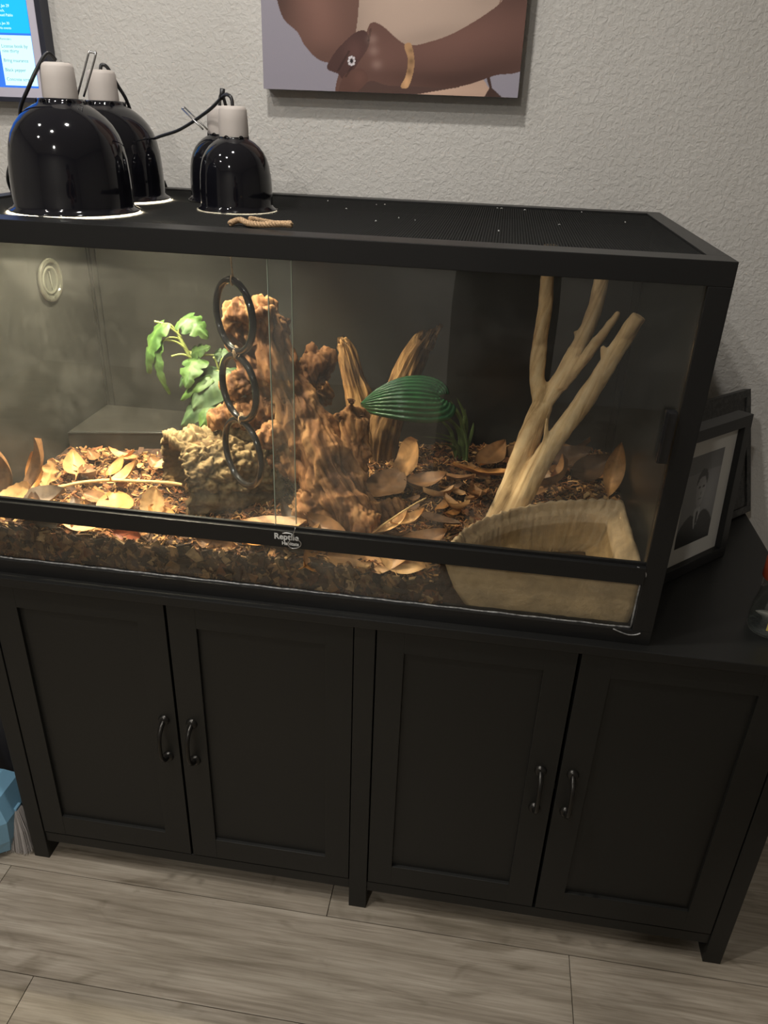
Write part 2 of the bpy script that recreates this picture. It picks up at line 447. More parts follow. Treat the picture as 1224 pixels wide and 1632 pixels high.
# ------------------------------------------------------------------ terrarium
def terrarium():
    root = empty('terrarium', (0, .3, TOP), 'wide black-framed glass terrarium with a mesh top standing on the cabinet', 'terrarium')
    F = M['frame']
    x0, x1, D = -.61, .61, .60
    MB().box(x0, x1, 0, .022, TOP, .779, .001).obj('bottom_rail', F, root)
    MB().box(x0+.031, x1-.031, -.003, .020, .868, .8985, .001).box(x0+.031, x1-.031, .0045, .0085, .8985, .9035).obj('middle_rail', F, root)
    MB().box(x0, x1, 0, .05, 1.3275, TT, .0012).obj('top_rail', F, root)
    MB().box(x0, x1, .578, D+.012, 1.335, TT, .0012).obj('top_rail', F, root)
    for a, b in ((x0, x0+.029), (x1-.029, x1)):
        MB().box(a, b, .05, .578, 1.335, TT, .0012).obj('top_rail', F, root)
    for a, b in ((x0, x0+.0315), (x1-.0315, x1)):
        MB().box(a, b, 0, .024, .779, 1.3275, .0012).obj('corner_post', F, root)
        MB().box(max(a, x1-.008) if a > 0 else a, b if a > 0 else x0+.008, .5995, D+.012, TOP, 1.335, .0012).obj('corner_post', F, root)
    MB().box(x0+.001, x1-.001, .022, .578, TOP+.001, .762).obj('floor_panel', M['panel'], root)
    MB().box(x0+.008, x1-.008, .594, .5993, .762, 1.335).obj('back_panel', M['panel'], root)
    for s in (-1, 1):
        a = s*.603
        MB().box(min(a, a-s*.006), max(a, a-s*.006), .024, .594, .762, 1.335).obj('side_panel', M['panel'], root)
    # aluminium channel in the back corners
    for s in (-1, 1):
        m = MB()
        for k in (.578, .5905): m.box(min(s*.597, s*.5945), max(s*.597, s*.5945), k, k+.0018, .762, 1.335, .0003)
        m.box(min(s*.582, s*.5838), max(s*.582, s*.5838), .5915, .594, .762, 1.335, .0003)
        m.obj('corner_trim', F, root)
    MB().box(x0+.029, x1-.029, .05, .578, 1.3550, 1.3562).obj('mesh_screen', M['mesh'], root)
    # glass
    e = MB().box(-.578, .0155, .0135, .0175, .897, 1.3295); p = e.obj('sliding_pane', M['glass'], root)
    MB().box(.0155, .0162, .0135, .0175, .904, 1.3275).obj('pane_edge', M['glassedge'], p)
    e = MB().box(-.0165, .578, .0055, .0095, .897, 1.3295); p = e.obj('sliding_pane', M['glass'], root)
    MB().box(-.0172, -.0165, .0055, .0095, .904, 1.3275).obj('pane_edge', M['glassedge'], p)
    MB().box(-.5785, .5785, .008, .012, .7785, .8685).obj('lower_pane', M['glass'], root)
    s = MB()
    xs = np.linspace(-.576, .576, 60)
    s.tube([(x, .0075, .7795+.0006*math.sin(x*91)) for x in xs], [.0015+.0009*abs(noise.noise((x*60, 0, 0))) for x in xs], 6)
    zs = np.linspace(.781, .866, 10)
    s.tube([(.577, .0075, z) for z in zs], [.0017]*10, 6)
    s.obj('sealant_bead', M['silicone'], root, True)
    # pull handle stuck on the right pane
    h = MB().box(.5585, .5745, -.0075, .0055, 1.0765, 1.1555, .0025).box(.560, .563, -.0105, -.007, 1.078, 1.154, .001)
    h.obj('pull_handle', M['ring'], root)
    # printed mark on the middle rail
    R = Matrix.Translation((-.0175, -.0031, .8835)) @ Matrix.Rotation(PI/2, 4, 'X')
    a = text_mesh('logo', 'Reptile', .0148, R, M['white_print'], root, bold=.0004)
    R = Matrix.Translation((-.0045, -.0031, .8735)) @ Matrix.Rotation(PI/2, 4, 'X')
    b = text_mesh('logo', 'Habitats', .0086, R, M['white_print'], root, bold=.0003)
    # bumpy little lizard-back strokes over the letters of the mark
    c = MB()
    c.tube([(-.003+.018*t, -.0033, .8945+.0016*math.sin(t*PI)) for t in np.linspace(0, 1, 8)], [.0004, .0008, .001, .001, .001, .0008, .0006, .0003], 6)
    c.obj('logo', M['white_print'], root)
    # broken sealant at the corner of the frame
    q = MB()
    q.tube(smooth_path([(.548, -.0008, .779), (.560, -.0012, .7745), (.574, -.0012, .771), (.585, -.0012, .7725), (.592, -.0012, .7765)], 5), .0012, 6); q.obj('sealant_smear', M['silicone'], root, True); q = MB()
    q.tube(smooth_path([(.565, -.0008, .8985), (.574, -.0012, .896), (.580, -.0012, .889), (.581, -.0012, .882)], 5), .0009, 6)
    q.obj('sealant_smear', M['silicone'], root, True)
    return root
TERR = terrarium()

# loop of thin pale wire hanging over the middle rail
w = MB().tube(smooth_path([(.0196, -.0045, .908), (.014, -.0052, .8905), (.0065, -.0055, .8765), (.014, -.0055, .8695), (.026, -.0055, .8735), (.0285, -.0055, .882), (.019, -.005, .889), (.0155, -.0045, .892)], 8), .0009, 6).obj('wire_loop', M['wire'], smooth=True)
tag(w, 'thin pale wire loop hanging on the middle rail beside the white lettering', 'wire loop')

# ------------------------------------------------------------------ dome lamps
def dome_lamp(name, R, h, hs, rs, loc, label, cat, lit, watts, group):
    root = empty(name, (loc[0], loc[1], TT), label, cat, group)
    x, y = loc; c = (x, y, 1.3588 if R > .08 else 1.3568)
    prof = [(R*1.075, 0), (R*1.085, .001), (R*1.075, .0025), (R*1.0, .006), (R*.985, .010)]
    for k, rr in ((.15, .985), (.3, .975), (.45, .955), (.58, .915), (.68, .86), (.77, .775), (.84, .675), (.9, .555), (.935, .46), (.955, .39), (.975, .37)):
        prof.append((R*rr, .010+k*(h-.010)))
    prof += [(R*.36, h), (rs*.85, h+.001)]
    MB().lathe(prof, 64, c).obj('shade', M['lampblack'], root, True)
    inner = [(r-.0018, z-.0008) for r, z in prof[3:-1]]+[(.001, h-.0008)]
    MB().lathe(inner, 48, c).obj('reflector', M['reflector'], root, True)
    for k in range(3):
        f = MB(); a = 2*PI*k/3+.5; px, py = x+R*1.06*math.cos(a), y+R*1.06*math.sin(a)
        f.box(px-.004, px+.004, py-.004, py+.004, 1.3562, c[2]+.0004, .0002)
        f.obj('foot', M['wire'], root)
    sp = [(rs*.98, h-.002), (rs, h+.004), (rs*.97, hs*.55+h*.45), (rs*.94, hs-.006), (rs*.86, hs-.002), (rs*.7, hs), (.001, hs)]
    MB().lathe(sp, 40, c).obj('socket', M['socket'], root, True)
    nv = 6
    for k in range(nv):
        a = 2*PI*k/nv+.3; v = MB()
        v.add(*torusgeo(.0045, .001, Matrix.Translation((c[0]+R*.385*math.cos(a), c[1]+R*.385*math.sin(a), c[2]+h-.005)) @ Matrix.Rotation(a, 4, 'Z') @ Matrix.Rotation(PI/2, 4, 'Y'), 16, 6))
        v.obj('vent_ring', M['ring'], root, True)
    bz = TT+h*.56; br = R*.30
    b = [(.001, bz-br)]+[(br*math.sin(t), bz-br*math.cos(t)) for t in np.linspace(.2, 2.5, 14)]+[(.012, bz+br*1.35), (.012, TT+h)]
    MB().lathe(b, 28, (x, y, 0)).obj('bulb', M['bulb'] if lit else M['bulboff'], root, True)
    if lit:
        ld = bpy.data.lights.new('lamp_light', 'POINT'); ld.energy = watts; ld.color = HEAT_COL; ld.shadow_soft_size = .005
        lo = bpy.data.objects.new('lamp_light', ld); COL.objects.link(lo); lo.parent = root; lo.location = (0, 0, bz-br-.006-TT)
    return root

LG = None
big1 = dome_lamp('dome_lamp', .0925, .158, .206, .0258, (-.378, .162), 'large glossy black dome lamp in front, glowing round its rim', 'lamp', True, BIG_LAMP_W, LG)
big2 = dome_lamp('dome_lamp', .0925, .158, .206, .0258, (-.412, .372), 'large glossy black dome lamp behind, half hidden by the front dome', 'lamp', True, BIG_LAMP_W, LG)
sm1 = dome_lamp('dome_lamp', .0625, .116, .160, .0245, (-.155, .305), 'small black dome lamp standing in front of its twin beside the jute twine', 'lamp', SMALL_LAMP_W > 0, SMALL_LAMP_W, LG)
sm2 = dome_lamp('dome_lamp', .0625, .116, .160, .0245, (-.222, .435), 'small black dome lamp standing behind its twin, wire hanger sticking out', 'lamp', False, 0, LG)
SM1_CORD = [(-.155, .305, TT+.156), (-.156, .306, TT+.166), (-.162, .31, TT+.172), (-.178, .33, TT+.171), (-.228, .39, TT+.148), (-.310, .46, TT+.115), (-.395, .52, TT+.091), (-.44, .58, TT+.05), (-.46, .63, TT-.04)]
def bits():
    m = MB().tube(smooth_path([(-.366, .19, 1.520), (-.339, .19, 1.578), (-.336, .19, 1.581), (-.329, .19, 1.580), (-.328, .19, 1.576), (-.355, .19, 1.521)], 4), .0016, 8)
    m.obj('wire_hanger', M['wire'], big1, True)
    m = MB().tube(smooth_path([(-.378, .162, TT+.208), (-.383, .150, 1.576), (-.398, .142, 1.555), (-.412, .135, 1.530), (-.440, .150, 1.50), (-.49, .22, 1.46), (-.565, .30, 1.415), (-.582, .31, 1.388), (-.598, .34, 1.365), (-.625, .40, 1.34), (-.64, .55, 1.28)], 8), .0028, 8)
    m.obj('power_cord', M['cord'], big1, True)
    m = MB().tube(smooth_path([(-.412, .372, TT+.204), (-.410, .374, TT+.212), (-.402, .378, TT+.209), (-.390, .385, 1.543), (-.381, .40, 1.515), (-.385, .44, 1.46), (-.40, .51, 1.40), (-.41, .60, 1.37), (-.41, .63, 1.30)], 8), .0030, 8)
    m.obj('power_cord', M['cord'], big2, True)
    m = MB().tube(smooth_path(SM1_CORD, 8), .0030, 8)
    m.obj('power_cord', M['cord'], sm1, True)
    m = MB()
    m.tube([(-.245, .405, TT+.118), (-.292, .43, TT+.150)], .0016, 8); m.tube([(-.238, .408, TT+.118), (-.288, .434, TT+.152)], .0016, 8)
    m.tube([(-.292, .43, TT+.150), (-.288, .434, TT+.152)], .0018, 8)
    m.obj('wire_hanger', M['wire'], sm2, True)
    k = MB().tube(smooth_path([(-.222, .435, TT+.156), (-.221, .437, TT+.171), (-.219, .447, TT+.172), (-.218, .47, TT+.14), (-.22, .54, TT+.06), (-.22, .615, TT+.005), (-.22, .63, TT-.05)], 8), .003, 8)
    k.obj('power_cord', M['cord'], sm2, True)
    # cable tie knot on the small lamp's cord
    t = MB().tube([(-.184, .338, TT+.166), (-.181, .336, TT+.182)], .0045, 8)
    t.obj('cord_clip', M['cord'], sm1, True)
bits()

# jute twine lying on the screen
def twisted(path, r, strands=3, turns=40, n=6, mb=None):
    mb = mb or MB(); P, T, N = frames(path); L = len(P)
    for s in range(strands):
        q = []
        for i in range(L):
            a = 2*PI*(s/strands+turns*i/L); b = T[i].cross(N[i])
            q.append(P[i]+(N[i]*math.cos(a)+b*math.sin(a))*r*.55)
        mb.tube(q, r*.6, n)
    return mb
tz = TT-.0035
tw = twisted(smooth_path([(-.096, .088, tz+.004), (-.085, .102, tz+.008), (-.066, .086, tz+.006), (-.038, .066, tz+.008), (-.010, .052, tz+.012), (.008, .050, tz+.012)], 12), .0042, 3, 9)
twisted(smooth_path([(-.066, .090, tz+.012), (-.05, .104, tz+.008), (-.032, .112, tz+.005), (-.012, .122, tz+.005)], 12), .0038, 3, 6, mb=tw)
tag(tw.obj('jute_twine', M['jute'], smooth=True), 'short frayed piece of tan jute twine on the mesh top', 'twine')

def lint():
    rr = random.Random(8); m = MB()
    for x, y in ((.292, .555), (.300, .553), (.345, .545), (.455, .56), (.06, .50), (.075, .51), (.02, .40), (.13, .30), (.16, .28), (.10, .24), (.30, .20), (.40, .33), (-.04, .52), (.52, .42)):
        r = rr.uniform(.001, .0032); a = rr.uniform(0, 3)
        m.tube([(x-r*math.cos(a), y-r*math.sin(a), 1.3572), (x, y, 1.3582), (x+r*math.cos(a), y+r*math.sin(a), 1.3574)], [.0003, rr.uniform(.0006, .0012), .0003], 5)
    o = m.obj('lint', simple('pale_lint', (.6, .6, .58), .9)); tag(o, 'pale specks of lint scattered over the black mesh top', 'lint', kind='stuff')
lint()

# ------------------------------------------------------------------ inside the terrarium: substrate
def S(x, a, b):
    t = min(1, max(0, (x-a)/(b-a))); return t*t*(3-2*t)
BX, BY = .583, .012    # square corner of the water bowl
def in_bowl(x, y, g=0.0):
    return ((max(0, BX-x)/(.322+g))**1.75+(max(0, y-BY)/(.27+g))**1.75) < 1
def H0(x, y):
    return .832+.022*S(x, .1, .45)*S(y, .2, .5)-.018*S(x, -.05, .25)*(1-S(y, .0, .18))+.006*(1-S(x, -.55, -.3))*(1-S(y, .0, .2))
def H(x, y):
    h = H0(x, y)
    h += .006*noise.noise((x*14, y*14, 3))+.004*noise.noise((x*40, y*40, 9))
    if in_bowl(x, y, .012): h = .767
    return h
def substrate():
    nx, ny = 150, 76; X = np.linspace(-.596, .596, nx); Y = np.linspace(.027, .590, ny)
    v = []; f = []
    for j in range(ny):
        for i in range(nx): v.append((X[i], Y[j], H(X[i], Y[j])))
    for j in range(ny-1):
        for i in range(nx-1): f.append((j*nx+i, j*nx+i+1, (j+1)*nx+i+1, (j+1)*nx+i))
    b = len(v)
    for i in range(nx): v.append((X[i], Y[0], .7625))
    for i in range(nx-1): f.append((b+i, b+i+1, i+1, i))
    root = obj('bark_bedding', v, f, M['soil'], smooth=True, at=(0, .3, .8))
    tag(root, 'loose brown coconut bark bedding on the terrarium floor', 'bedding', kind='stuff')
    pal = np.array([s8(150, 104, 66), s8(176, 128, 80), s8(122, 78, 48), s8(96, 66, 46), s8(196, 152, 104), s8(140, 86, 54), s8(86, 62, 48), s8(168, 120, 76)])
    V = []; Fc = []; C = []
    def chip(p, L, w, t, rot, c):
        n = len(V); E = Euler(rot).to_matrix()
        tp = .5+.5*random.random()
        for sx in (-1, 1):
            for sy in (-1, 1):
                for sz in (-1, 1):
                    k = tp if sx > 0 else 1
                    q = E @ Vector((sx*L*(1+.25*random.uniform(-1, 1)), sy*w*k*(1+.3*random.uniform(-1, 1)), sz*t+.25*L*random.uniform(-.4, .4)))
                    V.append((p[0]+q.x, p[1]+q.y, p[2]+q.z)); C.append(c)
        for q in ((0, 1, 3, 2), (4, 6, 7, 5), (0, 4, 5, 1), (2, 3, 7, 6), (0, 2, 6, 4), (1, 5, 7, 3)): Fc.append(tuple(n+i for i in q))
    k = 0
    while k < 8500:
        x = random.uniform(-.59, .59); y = random.uniform(.018, .585)
        if in_bowl(x, y, .012) or (x < -.25 and y > .40) : continue
        big = random.random()
        L = .0035+.007*big**2; w = L*random.uniform(.2, .6); t = w*random.uniform(.25, .5)
        c = pal[random.randrange(len(pal))]*random.uniform(.65, 1.25)*(.94, 1.0, 1.0)
        p = (x, y, H(x, y)+random.uniform(-.001, .006))
        rot = (random.uniform(-.7, .7), random.uniform(-.7, .7), random.uniform(0, 6.28))
        m = L*1.2
        if p[0]-m < -.595 or p[0]+m > .595 or p[1]-m < .0135 or p[1]+m > .591: continue
        chip(p, L, w, t, rot, c); k += 1
    # chips pressed against the lower pane
    k = 0
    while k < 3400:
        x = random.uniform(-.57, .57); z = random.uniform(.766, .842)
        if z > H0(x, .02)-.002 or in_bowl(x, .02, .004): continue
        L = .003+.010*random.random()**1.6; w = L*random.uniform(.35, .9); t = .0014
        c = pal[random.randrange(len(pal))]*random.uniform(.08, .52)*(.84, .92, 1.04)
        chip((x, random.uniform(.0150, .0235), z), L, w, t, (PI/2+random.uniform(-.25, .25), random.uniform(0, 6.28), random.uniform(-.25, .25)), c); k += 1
    # curly husk fibres
    for k in range(1500):
        x = random.uniform(-.57, .57); y = random.uniform(.04, .57)
        if in_bowl(x, y, .02) or (x < -.25 and y > .36): continue
        a = random.uniform(0, 6.28); L = random.uniform(.012, .03); z = H(x, y)+.003
        pts = [(x+math.cos(a+.8*t)*L*t, y+math.sin(a+.8*t)*L*t, z+.008*math.sin(t*PI)*random.uniform(.3, 1.2)) for t in np.linspace(0, 1, 5)]
        if min(p[0] for p in pts) < -.59 or max(p[0] for p in pts) > .59: continue
        vv, ff = tubegeo(pts, [.0008, .0013, .0013, .0010, .0005], 4); n = len(V)
        c = pal[random.randrange(len(pal))]*random.uniform(.8, 1.4)
        for q in vv: V.append(tuple(q)); C.append(c)
        Fc.extend(tuple(i+n for i in q) for q in ff)
    o = obj('bark_chips', V, Fc, M['chip'], root, col=np.clip(np.array(C), 0, 1)); o['kind'] = 'stuff'
substrate()
def ground(x, y): return H0(x, y)

# dark plastic box in the back left corner
def hide_box():
    root = empty('hide_box', (-.42, .48, .80), 'dark grey plastic box in the back left corner of the terrarium', 'box')
    # trapezoid plan: its front edge runs a little towards the back on the right
    top = .874
    plan = [(-.589, .382), (-.20, .475), (-.20, .565), (-.589, .565)]
    def loop(z, g): 
        cx, cy = -.40, .48
        return [(cx+(x-cx)*g, cy+(y-cy)*g, z) for x, y in plan]
    v = loop(.80, 1.0)+loop(top-.006, 1.0)+loop(top-.0015, .995)+loop(top, .98)
    f = [tuple(range(4))[::-1], (12, 13, 14, 15)]
    for k in range(3):
        for i in range(4): f.append((k*4+i, k*4+(i+1) % 4, (k+1)*4+(i+1) % 4, (k+1)*4+i))
    obj('box_body', v, f, M['box'], root)
    lip = MB().tube([(p[0], p[1]-.0008, top-.0035) for p in (plan[0], plan[1])], .002, 8).obj('box_lip', M['box'], root, True)
hide_box()

# round dial gauge on the left wall
def gauge():
    root = empty('dial_gauge', (-.597, .413, 1.19), 'round clear-faced dial gauge on the inner left wall', 'gauge')
    R = Matrix.Translation((-.597, .413, 1.19)) @ Matrix.Rotation(PI/2, 4, 'Y')
    def lt(prof, n=48):
        v, f = lathegeo(prof, n); return [R @ Vector(p) for p in v], f
    MB().add(*lt([(.001, .001), (.041, .001), (.0435, .003), (.0435, .007), (.041, .009), (.036, .0095), (.033, .0075), (.0325, .0045), (.001, .0045)])).obj('case', simple('smoked_plastic', s8(58, 58, 52), .12, spec=.8), root, True)
    MB().add(*lt([(.022, .005), (.024, .0065), (.026, .0068), (.028, .0062), (.0285, .005)])).obj('inner_ring', simple('grey_bezel', s8(78, 77, 70), .12, spec=.8), root, True)
    v, f = boxgeo(-.018, .018, -.0012, .0012, .0052, .0064, .0004)
    Q = R @ Matrix.Rotation(.12, 4, 'Z')
    obj('needle', [Q @ Vector(p) for p in v], f, simple('grey_needle', s8(92, 91, 84), .4), root)
    MB().add(*lt([(.001, .0098), (.02, .0096), (.034, .0082)])).obj('cover_glass', M['glass2'], root, True)
gauge()

# ------------------------------------------------------------------ hanging rings
def rings():
    root = empty('ring_chain', (-.101, .10, 1.335), 'three glossy black rings tied in a hanging chain with twine', 'rings')
    yawr = .45
    for k, (cx, zc, R, tilt) in enumerate(((-.101, 1.2205, .0555, .05), (-.0995, 1.1030, .0535, .07), (-.0985, .9860, .0585, .10))):
        Mx = Matrix.Translation((cx, .10, zc)) @ Matrix.Rotation(-.72, 4, 'Z') @ Matrix.Rotation(-tilt*.3, 4, 'Y') @ Matrix.Rotation(PI/2, 4, 'X')
        v, f = torusgeo(R, .0057, Mx, 56, 12); obj('ring', v, f, M['ring'], root, True)
    for z, x in ((1.1615, -.102), (1.0475, -.099)):
        m = MB()
        for q in range(4):
            m.add(*torusgeo(.0085, .0013, Matrix.Translation((x, .10, z+.0015*(q-1.5))) @ Matrix.Rotation(.3*q, 4, 'Z') @ Matrix.Rotation(PI/2+.15*(q-1.5), 4, 'Y'), 18, 6, 1.0))
        twisted([(x, .10, z), (x+.006, .092, z-.006), (x+.010, .088, z-.001)], .0016, 2, 2, mb=m)
        m.obj('twine_knot', M['jute'], root, True)
    m = twisted(smooth_path([(-.103, .10, 1.349), (-.102, .10, 1.32), (-.101, .10, 1.300), (-.100, .10, 1.281)], 8), .0016, 2, 10)
    m.add(*torusgeo(.0075, .0013, Matrix.Translation((-.101, .10, 1.276)) @ Matrix.Rotation(PI/2, 4, 'Y'), 18, 6))
    m.obj('twine_cord', M['jute'], root, True)
rings()

# ------------------------------------------------------------------ wood
def blob_mesh(name, parts, voxel, mat, disp, parent=None, seed=0, at=None, hollow_shade=None):
    """parts: (path, radii) limbs fused into one continuous surface, then roughened"""
    m = MB()
    for path, rad in parts:
        n = 6; P = smooth_path(path, n)
        R = np.interp(np.linspace(0, 1, len(P)), np.linspace(0, 1, len(rad)), rad)
        T = len(P)
        P2 = [np.array(P[0])-(np.array(P[1])-np.array(P[0]))*.01]+list(P)+[np.array(P[-1])+(np.array(P[-1])-np.array(P[-2]))*.01]
        m.tube(P2, [R[0]*.5]+list(R)+[R[-1]*.5], 14)
    o = m.obj(name, mat, parent, at=at)
    md = o.modifiers.new('r', 'REMESH'); md.mode = 'VOXEL'; md.voxel_size = voxel
    bake_modifiers(o); me = o.data
    n = len(me.vertices); co = np.empty(n*3); no = np.empty(n*3)
    me.vertices.foreach_get('co', co); me.vertices.foreach_get('normal', no)
    co = co.reshape(-1, 3); no = no.reshape(-1, 3)
    d = np.array([disp(Vector(c)+Vector((seed, seed*2, 0))) for c in co])
    co = co+no*d[:, None]
    if hollow_shade:
        k = np.clip((d-hollow_shade[0])/(hollow_shade[1]-hollow_shade[0]), 0, 1)
        cc = np.ones((n, 4)); cc[:, 0] = .22+.78*k; cc[:, 1] = .17+.83*k; cc[:, 2] = .13+.87*k  # sunken points coloured darker: shade of the hollows put into the wood colour
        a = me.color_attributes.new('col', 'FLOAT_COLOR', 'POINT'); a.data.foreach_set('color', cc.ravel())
    me.vertices.foreach_set('co', co.ravel()); me.polygons.foreach_set('use_smooth', [True]*len(me.polygons)); me.update()
    return o

GA = Vector((-.42, .30, .86)).normalized(); GB = GA.cross(Vector((0, 1, 0))).normalized(); GC = GA.cross(GB)
def drift_disp(p):
    w = p+Vector((noise.noise(p*9), noise.noise(p*9+Vector((5, 0, 0))), noise.noise(p*9+Vector((0, 7, 0)))))*.018
    a, b, c = w.dot(GA), w.dot(GB), w.dot(GC)
    fib = abs(noise.noise(Vector((a*14, b*105, c*105)))); fib2 = abs(noise.noise(Vector((a*26, b*230, c*230+4))))
    big = noise.fractal(p*16, 1, 2, 3)
    cell = noise.voronoi(p*30)[0]; pit = min(1, cell[0]*3.2)
    hol = min(1, max(0, noise.noise(p*13+Vector((2.3, 1.1, 4.7)))-.22)*4)
    fib3 = abs(noise.noise(Vector((a*9, b*42, c*42+9))))
    return .012*big-.007*(1-min(1, fib3*3))-.0048*(1-min(1, fib*2.6))-.0022*(1-min(1, fib2*2.2))-.011*hol+.006
def driftwood():
    parts = [
        ([(.125, .13, .835), (.085, .155, .855), (.045, .19, .905), (.005, .225, .960), (-.03, .245, 1.01), (-.065, .262, 1.06)], [.046, .052, .056, .052, .046, .040]),
        ([(-.065, .262, 1.06), (-.09, .27, 1.105), (-.105, .275, 1.15), (-.118, .275, 1.19)], [.040, .036, .032, .036]),
        ([(-.172, .258, 1.185), (-.158, .262, 1.180), (-.13, .27, 1.182)], [.020, .032, .034]),
        ([(-.168, .258, 1.165), (-.155, .262, 1.150), (-.125, .27, 1.13)], [.020, .028, .034]),
        ([(-.158, .26, 1.16), (-.15, .262, 1.13), (-.125, .27, 1.09)], [.020, .024, .03]),
        ([(-.13, .28, 1.180), (-.112, .295, 1.172), (-.100, .305, 1.165)], [.030, .034, .034]),
        ([(-.096, .31, 1.172), (-.098, .312, 1.140)], [.034, .026]),
        ([(-.09, .265, 1.07), (-.14, .25, 1.065), (-.172, .24, 1.045)], [.036, .024, .014]),
        ([(-.08, .26, 1.03), (-.13, .25, 1.005), (-.175, .245, .992), (-.205, .245, .990)], [.038, .030, .024, .016]),
        ([(-.04, .24, .98), (-.07, .215, .975), (-.098, .195, .968)], [.040, .026, .014]),
        ([(-.03, .21, .93), (-.06, .20, .935), (-.083, .195, .93)], [.034, .022, .011]),
        ([(-.05, .28, 1.04), (-.02, .31, 1.075), (-.010, .33, 1.09), (.002, .335, 1.110)], [.040, .034, .026, .013]),
        ([(-.03, .32, 1.08), (-.028, .325, 1.10), (-.032, .33, 1.118)], [.02, .014, .006]),
        ([(.06, .20, .90), (.075, .215, .955), (.078, .22, 1.0), (.078, .22, 1.03)], [.030, .026, .024, .020]),
        ([(.075, .22, 1.025), (.055, .21, 1.03), (.045, .205, 1.024)], [.014, .009, .007]),
        ([(.074, .22, 1.035), (.068, .215, 1.05), (.066, .212, 1.062)], [.010, .007, .005]),
        ([(.078, .22, 1.02), (.10, .225, 1.025)], [.02, .014]),
        ([(.02, .24, .93), (.0, .30, .88), (-.03, .34, .835)], [.05, .045, .04]),
        ([(.10, .145, .85), (.13, .19, .845), (.15, .24, .835)], [.045, .035, .022]),
        ([(.03, .17, .88), (.0, .15, .85), (-.02, .14, .838)], [.04, .024, .014]),
        ([(-.13, .30, 1.03), (-.06, .34, 1.02), (-.02, .36, 1.01), (.0, .36, 1.025)], [.03, .03, .026, .014]),
    ]
    o = blob_mesh('driftwood', parts, .0026, M['drift'], drift_disp, at=(.05, .2, .84), hollow_shade=(-.010, .006))
    tag(o, 'gnarled reddish-brown driftwood root in the middle, leaning up behind the rings', 'driftwood')
driftwood()

def S(x, a, b):
    t = min(1, max(0, (x-a)/(b-a))); return t*t*(3-2*t)
def cork_log():
    c0 = np.array((-.262, .180, .884)); ax = np.array((.78, .626, 0)); ax /= np.linalg.norm(ax); side = np.array((-ax[1], ax[0], 0)); up = np.array((0, 0, 1))
    L = .185; nu, nt = 84, 170
    v = []; f = []; col = []
    def ring(u, layer):
        for k in range(nt+1):
            th = -.66+(PI+1.32)*k/nt     # open below
            rr = .100-.010*abs(u-.45)
            rad = side*math.cos(th)+up*math.sin(th)*.95
            p = c0+ax*(u*L)+rad*rr
            q = Vector(p); w = q+Vector((noise.noise(q*22), noise.noise(q*22+Vector((3, 0, 0))), noise.noise(q*22+Vector((0, 3, 0)))))*.012
            cell = noise.voronoi(w*40)[0]; crack = min(1, (cell[1]-cell[0])*2.4)
            cell2 = noise.voronoi(w*115)[0]; crack2 = min(1, (cell2[1]-cell2[0])*2.4)
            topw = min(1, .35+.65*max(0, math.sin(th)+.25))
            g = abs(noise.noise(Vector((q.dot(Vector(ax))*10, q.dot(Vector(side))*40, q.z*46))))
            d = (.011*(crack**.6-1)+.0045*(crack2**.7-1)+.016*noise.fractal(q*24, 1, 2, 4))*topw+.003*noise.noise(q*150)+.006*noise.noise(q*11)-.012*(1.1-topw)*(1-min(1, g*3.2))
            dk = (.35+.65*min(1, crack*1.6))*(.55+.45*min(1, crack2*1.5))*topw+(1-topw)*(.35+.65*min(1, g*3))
            c = np.array((1, .97, .92))*dk*(.36+.64*S(topw, .38, .85))  # flanks darkened in the colour to give the shade on the log's front
            if layer:
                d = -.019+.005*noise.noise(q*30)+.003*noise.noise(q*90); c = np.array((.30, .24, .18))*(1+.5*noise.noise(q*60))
            jag = .012*noise.noise(Vector((th*3.1, 0, 5)))+.007*noise.noise(Vector((th*11, 3, 5)))
            p = p+ax*(jag*(1-u)-.55*jag*u)+rad*d
            v.append(p); col.append(c)
    us = np.linspace(0, 1, nu)
    for layer in (0, 1):
        for u in us: ring(u, layer)
    w = nt+1; b = nu*w; fo = []
    for i in range(nu-1):
        for k in range(nt):
            fo.append((i*w+k, i*w+k+1, (i+1)*w+k+1, (i+1)*w+k))
            fo.append((b+i*w+k, b+(i+1)*w+k, b+(i+1)*w+k+1, b+i*w+k+1))
    for k in range(nt):
        fo.append((k, b+k, b+k+1, k+1)); e = (nu-1)*w; fo.append((e+k, e+k+1, b+e+k+1, b+e+k))
    for i in range(nu-1):
        fo.append((i*w, (i+1)*w, b+(i+1)*w, b+i*w)); fo.append((i*w+nt, b+i*w+nt, b+(i+1)*w+nt, (i+1)*w+nt))
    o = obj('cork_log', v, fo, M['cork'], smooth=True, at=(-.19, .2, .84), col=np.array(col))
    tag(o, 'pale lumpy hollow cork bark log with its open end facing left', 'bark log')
cork_log()

